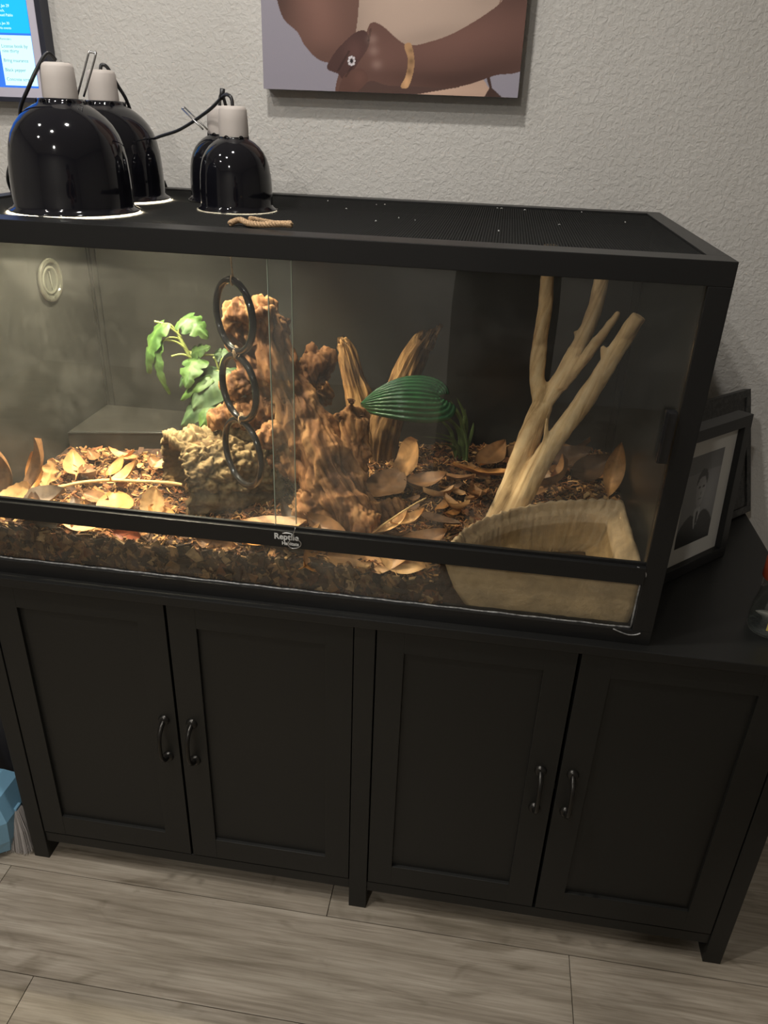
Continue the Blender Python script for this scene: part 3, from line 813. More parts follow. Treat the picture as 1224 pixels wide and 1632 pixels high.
def stump():
    SH = []
    def slab(path, wid, thick, seed, nj=64):
        """a split billet: ragged flat cross-section with long splinter grooves"""
        P = smooth_path(path, 14); n = len(P); v = []; f = []; sh = SH
        W_ = np.interp(np.linspace(0, 1, n), np.linspace(0, 1, len(wid)), wid); T_ = np.interp(np.linspace(0, 1, n), np.linspace(0, 1, len(thick)), thick)
        P3, T3, N3 = frames(P)
        for i in range(n):
            xdir = Vector((1, .15, 0)); xdir = (xdir-T3[i]*xdir.dot(T3[i])).normalized(); ydir = T3[i].cross(xdir)
            for k in range(nj):
                a = 2*PI*k/nj
                r1 = abs(noise.noise(Vector((math.cos(a)*7+seed, math.sin(a)*7, i*.03)))); r2 = abs(noise.noise(Vector((math.cos(a)*16+seed, math.sin(a)*16, i*.06))))
                g = .005-.0085*(1-min(1, r1*3))-.0035*(1-min(1, r2*3))
                sh.append(.35+.65*min(1, r1*3.2)*(.5+.5*min(1, r2*3)))
                tipj = (.030*noise.noise(Vector((math.cos(a)*4.3+seed*3, math.sin(a)*4.3, 4)))) if i >= n-3 else 0
                v.append(P3[i]+xdir*(math.cos(a)*(W_[i]+g*1.6))+ydir*(math.sin(a)*(T_[i]+g))+T3[i]*tipj)
        for i in range(n-1):
            for k in range(nj): f.append((i*nj+k, i*nj+(k+1) % nj, (i+1)*nj+(k+1) % nj, (i+1)*nj+k))
        f.append(tuple(range(nj))[::-1]); f.append(tuple((n-1)*nj+k for k in range(nj)))
        return v, f
    m = MB()
    m.add(*slab([(.085, .47, .80), (.060, .485, .90), (.030, .495, .99), (.006, .50, 1.06), (-.004, .50, 1.088)], [.045, .036, .021, .014, .005], [.030, .024, .014, .010, .005], 1.3))
    m.add(*slab([(.085, .47, .80), (.092, .48, .90), (.118, .495, .985), (.148, .50, 1.06), (.172, .50, 1.108)], [.040, .034, .024, .021, .014], [.026, .022, .014, .012, .005], 5.1))
    m.add(*slab([(.108, .462, .80), (.106, .47, .87), (.112, .48, .945)], [.018, .014, .007], [.012, .010, .006], 8.7))
    m.add(*slab([(.172, .50, 1.085), (.181, .50, 1.104), (.188, .50, 1.118)], [.008, .006, .003], [.006, .004, .002], 2.2))
    o = m.obj('split_stump', M['stump'], smooth=True, at=(.085, .48, .83), col=np.array(SH)[:, None]*np.array((1, .96, .92))); tag(o, 'splintered V-shaped wood stump behind the broad dark leaf', 'stump')
stump()

def branch():
    parts = [
        ([(.350, .238, .825), (.371, .258, .90), (.392, .285, .985), (.412, .31, 1.045)], [.026, .022, .021, .020]),
        ([(.412, .31, 1.045), (.396, .318, 1.09), (.393, .33, 1.16), (.395, .34, 1.22), (.392, .35, 1.285), (.391, .352, 1.322)], [.018, .0145, .0135, .0125, .0125, .0125]),
        ([(.412, .31, 1.045), (.438, .315, 1.095), (.458, .325, 1.145), (.475, .335, 1.19), (.485, .345, 1.245), (.487, .35, 1.318)], [.017, .0155, .0145, .0135, .013, .0125]),
        ([(.438, .305, 1.085), (.468, .298, 1.135), (.492, .295, 1.18), (.516, .30, 1.222)], [.013, .010, .0085, .006]),
        ([(.372, .236, .835), (.392, .240, .89), (.415, .245, .955), (.445, .255, 1.015), (.480, .265, 1.075), (.508, .265, 1.14), (.530, .262, 1.195), (.546, .26, 1.230)], [.022, .021, .019, .0175, .017, .016, .014, .013]),
        ([(.422, .245, .965), (.419, .245, 1.01), (.417, .245, 1.045)], [.009, .0045, .003]),
        ([(.462, .33, 1.165), (.452, .335, 1.18)], [.008, .004]),
        ([(.488, .265, 1.09), (.479, .263, 1.112)], [.009, .004]),
        ([(.507, .265, 1.14), (.498, .262, 1.163), (.495, .262, 1.175)], [.010, .006, .003]),
        ([(.508, .298, 1.208), (.517, .30, 1.226)], [.007, .005]),
    ]
    def disp(p): return .0016*noise.fractal(p*24, 1, 2, 3)+.0011*noise.noise(Vector((p.x*150, p.y*150, p.z*18)))
    o = blob_mesh('forked_branch', parts, .0036, M['branch'], disp, at=(.37, .235, .84))
    tag(o, 'bare pale forked branch leaning up to the mesh beside the water bowl', 'branch')
branch()

# ------------------------------------------------------------------ water bowl
def bowl():
    root = empty('water_bowl', (.48, .13, .78), 'tan quarter-round resin water bowl in the front right corner', 'water bowl')
    A, B = .318, .268; N = 90
    def outline(g, wob=0.0, seed=0, taper=0.0):
        pts = []
        for k in range(N+1):
            th = PI/2*k/N; c, s = math.cos(th)**(2/1.75), math.sin(th)**(2/1.75)
            q = (1+wob*noise.noise((k*.9, seed, 0)))*(1-taper)
            pts.append((BX-g-(A-2*g)*c*q, BY+g+(B-2*g)*s*q))
        n = 14
        a, b = pts[-1], (BX-g, BY+g)
        pts += [(a[0]+(b[0]-a[0])*t, a[1]+(b[1]-a[1])*t) for t in np.linspace(0, 1, n+1)[1:]]
        a = pts[0]
        pts += [(b[0]+(a[0]-b[0])*t, b[1]+(a[1]-b[1])*t) for t in np.linspace(0, 1, n*2)[1:-1]]
        return pts
    lv = [(.018, .7625), (.012, .766), (.008, .784), (.005, .812), (.004, .842), (.0015, .862), (.0, .871), (.0005, .8785), (.004, .8835), (.009, .8838), (.0125, .880), (.0145, .872), (.018, .866), (.0245, .863), (.0285, .858), (.030, .835), (.040, .805), (.065, .797)]
    v = []; f = []; m = None
    for i, (g, z) in enumerate(lv):
        pts = outline(g, .012, i*.15, (.20, .16, .10, .045, .01)[i] if i < 5 else 0); m = len(pts)
        for k, p in enumerate(pts):
            rim = 1 if 6 <= i <= 11 else 0
            dz = .0013*math.sin(k*1.57)*rim; g2 = .0015*math.sin(k*1.57)*rim
            dn = .0022*noise.noise((p[0]*60, p[1]*60, z*60))
            x = min(p[0]+dn-g2*.5, .588); y = max(p[1]+dn+g2*.5, .0128)
            v.append((x, y, z+dz+dn*.5))
    for i in range(len(lv)-1):
        for k in range(m): f.append((i*m+k, i*m+(k+1) % m, (i+1)*m+(k+1) % m, (i+1)*m+k))
    f.append(tuple((len(lv)-1)*m+k for k in range(m))[::-1]); f.append(tuple(range(m)))
    obj('bowl_shell', v, f, M['resin'], root, True)
    w = outline(.0325, 0)
    v = [(x, y, .846) for x, y in w]+[(x, y, .8445) for x, y in w]; n = len(w)
    t = NT('still_water'); lw = t.node('ShaderNodeLayerWeight', Blend=.5)
    fac = t.math('ADD', t.math('MULTIPLY', t.math('POWER', lw.outputs['Facing'], 5.0), .9), .03)
    tr = t.n.new('ShaderNodeBsdfTransparent'); tr.inputs[0].default_value = (.94, .92, .87, 1); gl = t.node('ShaderNodeBsdfGlossy', Roughness=.02)
    mx = t.n.new('ShaderNodeMixShader'); t.link(fac, mx.inputs[0]); t.link(tr.outputs[0], mx.inputs[1]); t.link(gl.outputs[0], mx.inputs[2]); t.link(mx.outputs[0], t.o.inputs['Surface'])
    obj('water', v, [tuple(range(n))[::-1], tuple(range(n, 2*n))], t.m, root)
bowl()

# ------------------------------------------------------------------ dry leaves
def leaf_mesh(L, W_, curl, cup, twist, seed, kind='oval', n=16, m=8):
    v = []; f = []; c = []
    for i in range(n+1):
        t = i/n
        if kind == 'oak': w = W_/2*(math.sin(PI*t**.9)**.7)*(1+.35*math.sin(t*22))
        elif kind == 'round': w = W_/2*max(0, math.sin(PI*(t*.96+.02)))**.55
        elif kind == 'tooth': w = W_/2*(math.sin(PI*(t*.97+.015))**.6)*(1+.08*math.sin(t*60))
        else: w = W_/2*(math.sin(PI*(t*.98+.01)**.85)**.85)
        for j in range(m+1):
            s = j/m*2-1
            x = (t-.5)*L; y = s*w
            z = curl*L*((t-.5)**2*4-.33)+cup*W_*(abs(s)**1.7)*.5+.06*W_*noise.noise((t*3+seed, s*1.5, seed*2))+.02*W_*noise.noise((t*9+seed, s*6, 1))
            a = twist*(t-.5); z += y*math.sin(a)
            if j == m//2: z -= .012*W_
            v.append((x, y*math.cos(a), z))
            vein = 1.0
            if j == m//2: vein = 1.22
            elif (i*2+abs(j-m//2)) % 4 == 0: vein = 1.08
            e = .86 if j in (0, m) else 1.0
            q = vein*e*(1+.25*noise.noise((t*4+seed, s*2, 7)))
            c.append((q, q, q))
    for i in range(n):
        for j in range(m):
            k = i*(m+1)+j; f.append((k, k+m+1, k+m+2, k+1))
    # stalk
    st = tubegeo([(-L*.5-.0, 0, v[m//2][2]), (-L*.56, .001, v[m//2][2]+.002), (-L*.64, .003, v[m//2][2]+.001)], [.0011, .0009, .0007], 5)
    b = len(v); v += [tuple(p) for p in st[0]]; f += [tuple(i+b for i in q) for q in st[1]]; c += [(.75, .7, .65)]*len(st[0])
    me = bpy.data.meshes.new('dry_leaf'); me.from_pydata(v, [], f); me.materials.append(M['leaf'])
    me.polygons.foreach_set('use_smooth', [True]*len(f))
    a = me.color_attributes.new('col', 'FLOAT_COLOR', 'POINT'); cc = np.ones((len(v), 4)); cc[:, :3] = c; a.data.foreach_set('color', cc.ravel())
    return me
LEAF_COL = {'tan': s8(174, 130, 84), 'pale': s8(196, 154, 104), 'brown': s8(128, 92, 60), 'dark': s8(86, 64, 48), 'red': s8(140, 74, 48), 'grey': s8(112, 98, 86), 'gold': s8(180, 126, 70)}
def leaf(loc, L, W_, yaw, pitch, roll, col, label, curl=.12, cup=.2, twist=.3, kind='oval', group=None, seed=None):
    sd = seed if seed is not None else random.random()*50
    me = leaf_mesh(L*1.12, W_*1.12, curl, cup, twist, sd, kind)
    o = bpy.data.objects.new('dry_leaf', me); COL.objects.link(o)
    o.location = loc; o.rotation_euler = Euler((math.radians(roll), math.radians(pitch), math.radians(yaw)), 'XYZ')
    c = LEAF_COL[col]; o.color = (*c, 1)
    return tag(o, label, 'leaf', group or 'dry leaves on the bedding')
# yaw: direction of the tip in plan; pitch < 0 lifts the tip
leaf((.163, .345, .893), .085, .068, 25, -62, 10, 'tan', 'round tan leaf standing upright behind the foot of the driftwood', .10, .25, .3, 'round')
leaf((.318, .365, .875), .120, .052, -14, -4, -14, 'gold', 'long tan leaf pointing right, lying in front of the grass tuft', .06, .25, .4)
leaf((.262, .345, .866), .080, .040, 150, 10, 14, 'brown', 'brown leaf under the long tan leaf in front of the grass tuft', .1, .3, .4)
leaf((.330, .42, .888), .090, .050, 60, -14, 6, 'brown', 'brown leaf at the foot of the grass tuft near the back wall', .1, .3, .3)
leaf((.483, .435, .892), .090, .050, 10, -10, 26, 'dark', 'dark brown leaf at the back right between the branch limbs', .12, .5, .2)
leaf((.463, .345, .886), .070, .034, 40, -34, -32, 'tan', 'curled tan leaf just behind the rim of the water bowl', .25, .9, .5)
leaf((.530, .40, .885), .085, .050, 30, -22, 30, 'dark', 'large folded dark brown leaf leaning towards the back right corner', .1, .6, .2)
leaf((.572, .37, .908), .095, .036, 70, -72, 10, 'tan', 'narrow curled tan leaf standing upright against the right wall', .3, .6, .7)
leaf((.424, .345, .880), .075, .044, 80, -40, 10, 'brown', 'brown leaf right behind the forked branch', .1, .4, .3)
leaf((.128, .265, .868), .095, .070, 60, -10, 4, 'brown', 'broad shadowed brown leaf right of the driftwood foot', .08, .2, .3, 'round')
leaf((-.048, .075, .861), .118, .056, 8, -4, 6, 'tan', 'large flat tan leaf at the front glass under the pane edges', .07, .16, .3)
leaf((.058, .078, .862), .088, .034, -32, 4, 24, 'brown', 'long curled brown leaf at the front glass before the driftwood foot', .1, .8, .5)
leaf((.020, .052, .855), .060, .030, 20, -14, -20, 'pale', 'pale twisted leaf tip right of the large flat tan leaf', .2, .7, .8)
leaf((.135, .045, .838), .125, .062, 4, -4, 48, 'tan', 'large tan leaf pressed behind the lower pane left of the bowl', .06, .22, .3)
leaf((-.012, .042, .836), .085, .055, 170, 4, 52, 'grey', 'shadowed grey-brown leaf behind the lower pane under the white lettering', .06, .15, .3)
leaf((.045, .036, .833), .062, .044, 60, -10, 56, 'gold', 'bright tan leaf behind the lower pane right of the white lettering', .06, .2, .3)
leaf((.195, .040, .838), .080, .040, -20, 0, 40, 'pale', 'pale leaf behind the lower pane touching the left end of the bowl', .1, .3, .4)
leaf((-.566, .115, .885), .105, .032, 60, -80, 20, 'brown', 'tall curled brown leaf standing at the far left behind the glass', .22, .6, .4)
leaf((-.520, .150, .895), .105, .030, 40, -66, 20, 'brown', 'tall curled brown leaf leaning right at the left end of the terrarium', .16, .8, .3)
leaf((-.545, .175, .872), .070, .030, 100, -62, 0, 'gold', 'small upright tan leaf between the two tall curled leaves at left', .15, .5, .4)
leaf((-.535, .075, .862), .075, .046, 35, -22, 16, 'pale', 'toothed pale leaf below the tall curled leaves at the front left', .1, .4, .3, 'tooth')
leaf((-.528, .195, .862), .055, .034, 78, -52, 0, 'pale', 'small pale lobed leaf standing on the bark left of the long twig', .06, .15, .2, 'oak')
leaf((-.486, .096, .858), .082, .046, 15, -12, 20, 'grey', 'grey-brown folded leaf at the front left end of the long twig', .06, .5, .2)
leaf((-.500, .085, .856), .040, .022, -60, -30, 0, 'pale', 'little pale leaf between the toothed leaf and the grey-brown leaf', .1, .3, .3)
leaf((-.345, .095, .858), .078, .060, -65, 6, 4, 'gold', 'broad golden leaf below the middle of the long twig', .06, .12, .2, 'round')
leaf((-.272, .095, .868), .062, .042, 85, -58, 0, 'pale', 'ridged pale leaf standing in front of the hollow log opening', .06, .2, .2, 'tooth')
leaf((-.247, .082, .856), .060, .034, -25, 8, 10, 'gold', 'golden leaf lying right of the ridged pale leaf at the log', .1, .3, .3)
leaf((-.465, .036, .838), .085, .062, 160, 6, 60, 'grey', 'large grey-brown leaf behind the left end of the lower pane', .05, .2, .2)
leaf((-.378, .040, .849), .070, .030, 5, 0, 40, 'pale', 'sunlit pale leaf edge under the middle rail at left', .05, .3, .2)
leaf((-.290, .034, .836), .055, .026, -10, 0, 55, 'red', 'reddish leaf piece behind the lower pane below the long twig', .08, .3, .2)
leaf((-.130, .036, .838), .070, .030, -8, 0, 50, 'brown', 'brown leaf behind the lower pane below the cork log', .08, .3, .2)
leaf((.190, .150, .862), .060, .022, 20, -20, 20, 'pale', 'narrow pale leaf half curled between driftwood foot and bowl', .2, .8, .5)
leaf((.240, .170, .858), .080, .040, -20, 0, -10, 'dark', 'dark flat leaf beside the left rim of the water bowl', .05, .2, .2)
leaf((.305, .27, .868), .075, .034, 100, 16, 10, 'brown', 'brown leaf left of the foot of the forked branch', .1, .5, .3)
leaf((.235, .26, .866), .055, .026, 200, 0, 30, 'tan', 'small tan leaf in the bark between bowl and round tan leaf', .2, .6, .6)
leaf((.155, .115, .858), .090, .036, 45, -10, -16, 'pale', 'pale split leaf in front of the driftwood foot on its right', .1, .4, .5)
leaf((-.42, .26, .858), .050, .026, 70, -30, 0, 'gold', 'small golden leaf on the bark near the dark box', .1, .3, .3)
leaf((-.33, .30, .860), .050, .028, 20, -24, 20, 'tan', 'tan leaf scrap on the bark left of the cork log', .1, .3, .3)
leaf((-.395, .125, .856), .055, .026, -15, 0, 20, 'brown', 'brown leaf scrap under the long twig', .1, .4, .3)
leaf((-.03, .125, .862), .050, .020, 130, -30, 0, 'dark', 'small dark leaf stalk end between log and driftwood roots', .2, .5, .3)
leaf((-.440, .060, .852), .075, .050, 200, -6, 12, 'gold', 'golden leaf at the front glass right of the grey-brown folded leaf', .08, .2, .3)
leaf((-.500, .240, .862), .070, .040, 120, -20, 10, 'tan', 'tan leaf on the bark behind the small pale lobed leaf', .12, .3, .4)
leaf((-.455, .215, .858), .060, .036, -40, -8, -14, 'brown', 'brown leaf on the bark just behind the long twig at its left', .15, .4, .4)
leaf((-.380, .215, .864), .065, .036, 25, -36, 8, 'pale', 'pale pointed leaf standing half up behind the middle of the long twig', .1, .4, .3)
leaf((-.435, .315, .856), .062, .034, 170, -10, 10, 'tan', 'tan leaf on the bark at the left front of the dark box', .1, .4, .4)
leaf((-.320, .340, .858), .055, .034, 60, -24, 10, 'gold', 'golden leaf on the bark against the front of the dark box', .1, .3, .4)
leaf((-.150, .060, .852), .080, .036, -18, -4, 20, 'tan', 'tan leaf at the front glass before the cork log', .1, .5, .4)
leaf((.220, .095, .850), .085, .044, 30, -6, 14, 'brown', 'brown leaf at the front glass between driftwood foot and bowl', .1, .4, .4)
leaf((.270, .215, .868), .070, .032, -50, -14, -16, 'tan', 'tan leaf lying half over the bark beside the bowl rim', .2, .5, .5)
leaf((.390, .455, .888), .080, .040, 15, -16, 16, 'brown', 'brown leaf by the back wall behind the forked branch', .1, .4, .4)
leaf((.500, .490, .895), .075, .036, -30, -20, -10, 'brown', 'brown leaf in the back right corner before the dark wall', .2, .5, .4)
leaf((.205, .300, .872), .075, .040, 12, -10, 12, 'brown', 'brown leaf between the round tan leaf and the long tan leaf', .1, .4, .4)
random.seed(21)
MARKS = [('tall curled leaves', -.545, .14), ('long twig', -.40, .175), ('dark plastic box', -.42, .37), ('hollow log opening', -.30, .20), ('driftwood foot', .12, .13), ('round tan leaf', .165, .345),
         ('long tan leaf', .318, .365), ('forked branch foot', .36, .225), ('water bowl corner', .57, .29), ('grass tuft', .268, .50), ('large flat front leaf', -.05, .075), ('split stump', .085, .47), ('broad golden leaf', -.345, .095)]
SEEN = {}
reg = [((-.56, -.26), (.06, .34), 20), ((.16, .34), (.10, .40), 18), ((.40, .57), (.32, .52), 14), ((-.20, .12), (.035, .11), 10)]
for (xa, xb), (ya, yb), n in reg:
    protos = [leaf_mesh(.042, .019, .15, .4, .4, random.random()*40, random.choice(('oval', 'round', 'tooth')), 8, 4) for _ in range(4)]
    k = 0
    while k < n:
        x, y = random.uniform(xa, xb), random.uniform(ya, yb)
        if in_bowl(x, y, .03) or (-.33 < x < -.04 and y > .09): continue
        sc = random.uniform(.6, 1.4); cn = random.choice(('tan', 'gold', 'brown', 'brown', 'pale', 'dark'))
        mk, mx, my = min(MARKS, key=lambda q: (q[1]-x)**2+(q[2]-y)**2)
        side = ('right of' if x > mx else 'left of') if abs(x-mx) > abs(y-my) else ('behind' if y > my else 'in front of')
        lab = ('small' if sc < .95 else 'middling')+' '+{'gold': 'golden', 'dark': 'dark brown'}.get(cn, cn)+' leaf scrap on the bark '+side+' the '+mk
        if SEEN.get(lab): k += .34; continue
        SEEN[lab] = 1
        o = bpy.data.objects.new('leaf_scrap', random.choice(protos)); COL.objects.link(o)
        o.scale = (sc, sc, sc)
        o.location = (x, y, ground(x, y)+.016); o.rotation_euler = (random.uniform(-.5, .5), random.uniform(-.5, .5), random.uniform(0, 6.28))
        o.color = (*LEAF_COL[cn], 1)
        tag(o, lab, 'leaf', 'leaf scraps on the bark'); k += 1

# long twig across the left
tw = MB().tube(smooth_path([(-.497, .135, .857), (-.45, .16, .865), (-.40, .178, .868), (-.35, .19, .866), (-.29, .205, .862), (-.262, .21, .858)], 8), [.0042]*5+[.0036]*36, 8).tube([(-.392, .178, .868), (-.388, .172, .884)], [.0025, .0012], 6)
tag(tw.obj('long_twig', M['twig'], smooth=True), 'long thin pale twig lying across the bark to the cork log', 'twig')
tw = MB().tube(smooth_path([(.128, .105, .85), (.155, .13, .866), (.19, .165, .882), (.215, .20, .885)], 6), .0017, 6)
tag(tw.obj('thin_stalk', M['twig'], smooth=True), 'thin dark stalk slanting up right of the driftwood foot', 'twig')

# ------------------------------------------------------------------ plants
def m_plant(name, a, b, rough, vein=None):
    t = NT(name); at = t.n.new('ShaderNodeVertexColor'); at.layer_name = 'col'; v = t.coord()
    c = t.ramp(t.noise(v, 40, 4), [(.3, a), (.7, b)])
    c = t.mix(1.0, c, at.outputs['Color'], 'MULTIPLY')
    return t.fin(c, rough, 0, t.bump(t.noise(v, 120, 3), .0006, .5), .35 if rough > .3 else .7)
M['pothos'] = m_plant('green_fabric_leaf', s8(38, 66, 26), s8(68, 94, 42), .55)
M['pothos2'] = m_plant('striped_green_leaf', s8(36, 60, 34), s8(68, 88, 58), .55)
M['stem'] = simple('pale_green_stem', s8(140, 150, 84), .5, ns=40, amt=.2)
M['hosta'] = m_plant('deep_green_gloss_leaf', s8(32, 72, 46), s8(50, 94, 60), .2)
M['grass'] = simple('dark_green_blade', s8(78, 96, 48), .5, ns=60, amt=.35)
M['hstem'] = simple('dark_green_stem', s8(78, 98, 52), .45, ns=40, amt=.2)

def green_leaf(base, tip, up, W_, lobes=0, droop=.15, cup=.15, seed=0, n=22, m=12):
    """broad leaf from base to tip, face turned towards `up`, drooping and lobed"""
    b, t = Vector(base), Vector(tip); X = (t-b); L = X.length; X.normalize(); Z = Vector(up); Z = (Z-X*Z.dot(X)).normalized(); Y = Z.cross(X)
    v = []; f = []; c = []
    for i in range(n+1):
        s = i/n
        w = W_/2*math.sin(PI*min(1, .03+s*.96)**.62)**.75
        if lobes: w *= 1-.40*max(0, math.sin(s*PI*2*lobes+.6))**2*(s > .15)
        for j in range(m+1):
            r = j/m*2-1
            rib = .010*W_*math.cos(s*34-abs(r)*9)
            z = droop*L*(.3-(s-.35)**2*1.6)+cup*W_*(-abs(r)**1.6)*.6+.05*W_*noise.noise((s*3+seed, r*2, seed))+rib
            if j == m//2: z -= .02*W_
            q = b+X*(s*L-.06*L*abs(r)*(s < .3))+Y*(r*w)+Z*z
            v.append(q)
            k = 1.0+.14*math.cos(s*34-abs(r)*9)
            if j == m//2: k = 1.5
            if j in (0, m): k *= 1.12
            c.append((k, k, k*.95))
    for i in range(n):
        for j in range(m):
            k = i*(m+1)+j; f.append((k, k+m+1, k+m+2, k+1))
    return v, f, c

def pothos():
    root = empty('artificial_plant', (-.25, .43, .85), 'bright green artificial plant with big drooping leaves behind the cork log', 'plant')
    st = MB()
    main = smooth_path([(-.225, .42, .83), (-.255, .42, .93), (-.29, .42, 1.01), (-.315, .42, 1.06), (-.332, .42, 1.095)], 6)
    st.tube(main, .0042, 8)
    st.tube(smooth_path([(-.23, .42, .85), (-.235, .42, .95), (-.24, .42, 1.03), (-.235, .425, 1.055)], 6), .0032, 8)
    L = [  # base, tip, up, width, lobes, droop, material
        ((-.352, .405, 1.120), (-.400, .375, 1.028), (-.55, -.6, .55), .066, 4, .35, 'pothos'),
        ((-.322, .42, 1.128), (-.262, .40, 1.108), (.1, -.55, .8), .060, 4, .40, 'pothos'),
        ((-.362, .39, 1.082), (-.352, .36, .985), (-.6, -.7, .3), .044, 4, .35, 'pothos'),
        ((-.286, .405, 1.052), (-.298, .345, 1.018), (-.1, -.5, .85), .060, 3, .40, 'pothos'),
        ((-.303, .41, 1.058), (-.262, .40, 1.083), (-.2, -.8, .6), .034, 3, .20, 'pothos'),
        ((-.262, .43, 1.055), (-.222, .43, 1.062), (.1, -.6, .8), .036, 3, .25, 'pothos2'),
        ((-.236, .40, 1.030), (-.282, .335, .972), (-.1, -.85, .5), .088, 0, .22, 'pothos2'),
        ((-.248, .37, .985), (-.312, .335, .934), (-.2, -.7, .7), .060, 0, .22, 'pothos2'),
        ((-.255, .38, 1.022), (-.316, .355, .983), (-.3, -.6, .75), .040, 2, .25, 'pothos'),
        ((-.240, .36, .975), (-.262, .32, .938), (.1, -.7, .7), .044, 0, .22, 'pothos'),
        ((-.300, .40, 1.040), (-.322, .37, 1.003), (-.5, -.6, .5), .030, 2, .25, 'pothos2'),
        ((-.225, .41, 1.035), (-.205, .37, .985), (.3, -.8, .5), .060, 2, .25, 'pothos2'),
    ]
    for k, (b, t, u, w, lo, dr, mt) in enumerate(L):
        v, f, c = green_leaf(b, t, u, w, lo, dr, .2, k*3.1)
        o = obj('plant_leaf', v, f, M[mt], root, True, col=np.array(c))
        # leaf stalk
        P = [Vector(p) for p in main]; near = min(P, key=lambda p: (p-Vector(b)).length+.4*max(0, p.z-b[2]))
        mid = (near+Vector(b))/2+Vector((0, 0, .008))
        st.tube(smooth_path([near, mid, Vector(b)], 5), .0023, 6)
    # bare pale stalk ends
    for a, b in (((-.325, .42, 1.09), (-.372, .40, 1.125)), ((-.31, .42, 1.06), (-.352, .40, 1.088)), ((-.30, .42, 1.045), (-.343, .40, 1.055)), ((-.245, .41, 1.03), (-.228, .40, 1.062)), ((-.245, .41, 1.02), (-.252, .40, 1.06))):
        mid = ((a[0]+b[0])/2, (a[1]+b[1])/2, (a[2]+b[2])/2+.008)
        st.tube(smooth_path([a, mid, b], 5), .0021, 6)
    st.obj('stem', M['stem'], root, True)
pothos()

def hosta():
    root = empty('broad_leaf_plant', (.278, .47, .86), 'single broad dark green ribbed leaf on an arching stem', 'plant')
    b, t = Vector((.212, .43, 1.003)), Vector((.052, .41, .988))
    X = t-b; L = X.length; X.normalize(); Z = Vector((-.26, -.74, .62)); Z = (Z-X*Z.dot(X)).normalized(); Y = Z.cross(X)
    n, m = 50, 88; v = []; f = []; c = []
    for i in range(n+1):
        s = (i/n)**1.7
        for j in range(m+1):
            r = j/m*2-1
            w = .050*math.sin(PI*min(1, s*.995+.001)**.52)**.56 if s < .999 else .001
            w *= 1.12 if r < 0 else 1.0
            lobe = -.17*L*(abs(r)**1.3)*max(0, 1-s/.5)**1.6*(1.25 if r < 0 else .8)
            # ribs run from base to tip, following the outline
            rib = .0017*math.cos(r*PI*11)*(math.sin(PI*min(1, s+.05))**.4)
            z = .030*(1-(s-.45)**2*4)-.020*abs(r)**2+rib+.0008*math.sin(s*150)*(abs(r) > .1)
            q = b+X*(s*L+lobe)+Y*(-r*w)+Z*z
            v.append(q); k = 1+.22*math.cos(r*PI*11)+(.3 if abs(r) < .03 else 0); c.append((k, k, k))
    for i in range(n):
        for j in range(m):
            k = i*(m+1)+j; f.append((k, k+1, k+m+2, k+m+1))
    o = obj('leaf_blade', v, f, M['hosta'], root, True, col=np.array(c))
    md = o.modifiers.new('s', 'SOLIDIFY'); md.thickness = .0008
    MB().tube(smooth_path([(.210, .43, 1.002), (.228, .44, .990), (.253, .455, .957), (.270, .465, .915), (.277, .468, .885), (.278, .47, .85)], 8), [.0022]*24+[.003]*17, 8).obj('stem', M['hstem'], root, True)
hosta()

def grass():
    root = empty('grass_tuft', (.27, .50, .85), 'small dark green grass tuft beside the stem of the broad leaf', 'plant')
    rr = random.Random(5)
    tips = [(.232, .50, .975), (.246, .49, .985), (.255, .50, .968), (.198, .49, .942), (.180, .47, .900), (.21, .49, .952), (.205, .46, .915), (.225, .47, .945), (.265, .50, .96), (.19, .46, .885), (.24, .52, .95), (.285, .50, .93)]
    for k, t in enumerate(tips):
        b = (.266+rr.uniform(-.014, .010), .50+rr.uniform(-.012, .012), .845)
        mid = ((b[0]*.6+t[0]*.4)+.006, (b[1]+t[1])/2, b[2]*.45+t[2]*.55+.012)
        P = smooth_path([b, mid, t], 7); m = MB(); v = []; f = []
        for i, p in enumerate(P):
            w = .0040*math.sin(PI*(.15+.83*i/(len(P)-1)))
            for s, z in ((-1, 0), (0, .0012), (1, 0)): v.append((p[0]+s*w, p[1]-z, p[2]+s*w*.35))
        for i in range(len(P)-1):
            for j in (0, 1): f.append((i*3+j, i*3+j+1, (i+1)*3+j+1, (i+1)*3+j))
        obj('blade', v, f, M['grass'], root, True)
grass()

# ------------------------------------------------------------------ flat prints
def print_sheet(name, o, U, V_, nu, vs, fn, mat, parent=None):
    """a flat printed sheet: fn(u, v) gives the ink colour, u and v in 0..1"""
    o, U, V_ = np.array(o), np.array(U), np.array(V_); us = np.linspace(0, 1, nu); nv = len(vs)
    uu, vv = np.meshgrid(us, np.array(vs)); P = o+uu[..., None]*U+vv[..., None]*V_
    c = fn(uu.ravel(), vv.ravel())
    i = np.arange(nv-1)[:, None]*nu+np.arange(nu-1)[None]; i = i.ravel()
    F = np.stack([i, i+1, i+nu+1, i+nu], 1)
    return obj(name, P.reshape(-1, 3), F, mat, parent, col=c)
def inside(px, py, poly):
    r = np.zeros(px.shape, bool); n = len(poly)
    for i in range(n):
        x1, y1 = poly[i]; x2, y2 = poly[(i+1) % n]
        k = ((y1 > py) != (y2 > py)) & (px < (x2-x1)*(py-y1)/((y2-y1) or 1e-9)+x1); r ^= k
    return r
def spline(poly, n=6):
    P = list(poly)+[poly[0], poly[1]]; Q = smooth_path([(a, b, 0) for a, b in [poly[-1]]+P], n)
    return [(q[0], q[1]) for q in Q[n:-n]]
def blob(x, y, cx, cy, sx, sy, a=0):
    dx, dy = x-cx, y-cy; c, s = math.cos(a), math.sin(a)
    return np.exp(-(((dx*c+dy*s)/sx)**2+((-dx*s+dy*c)/sy)**2))

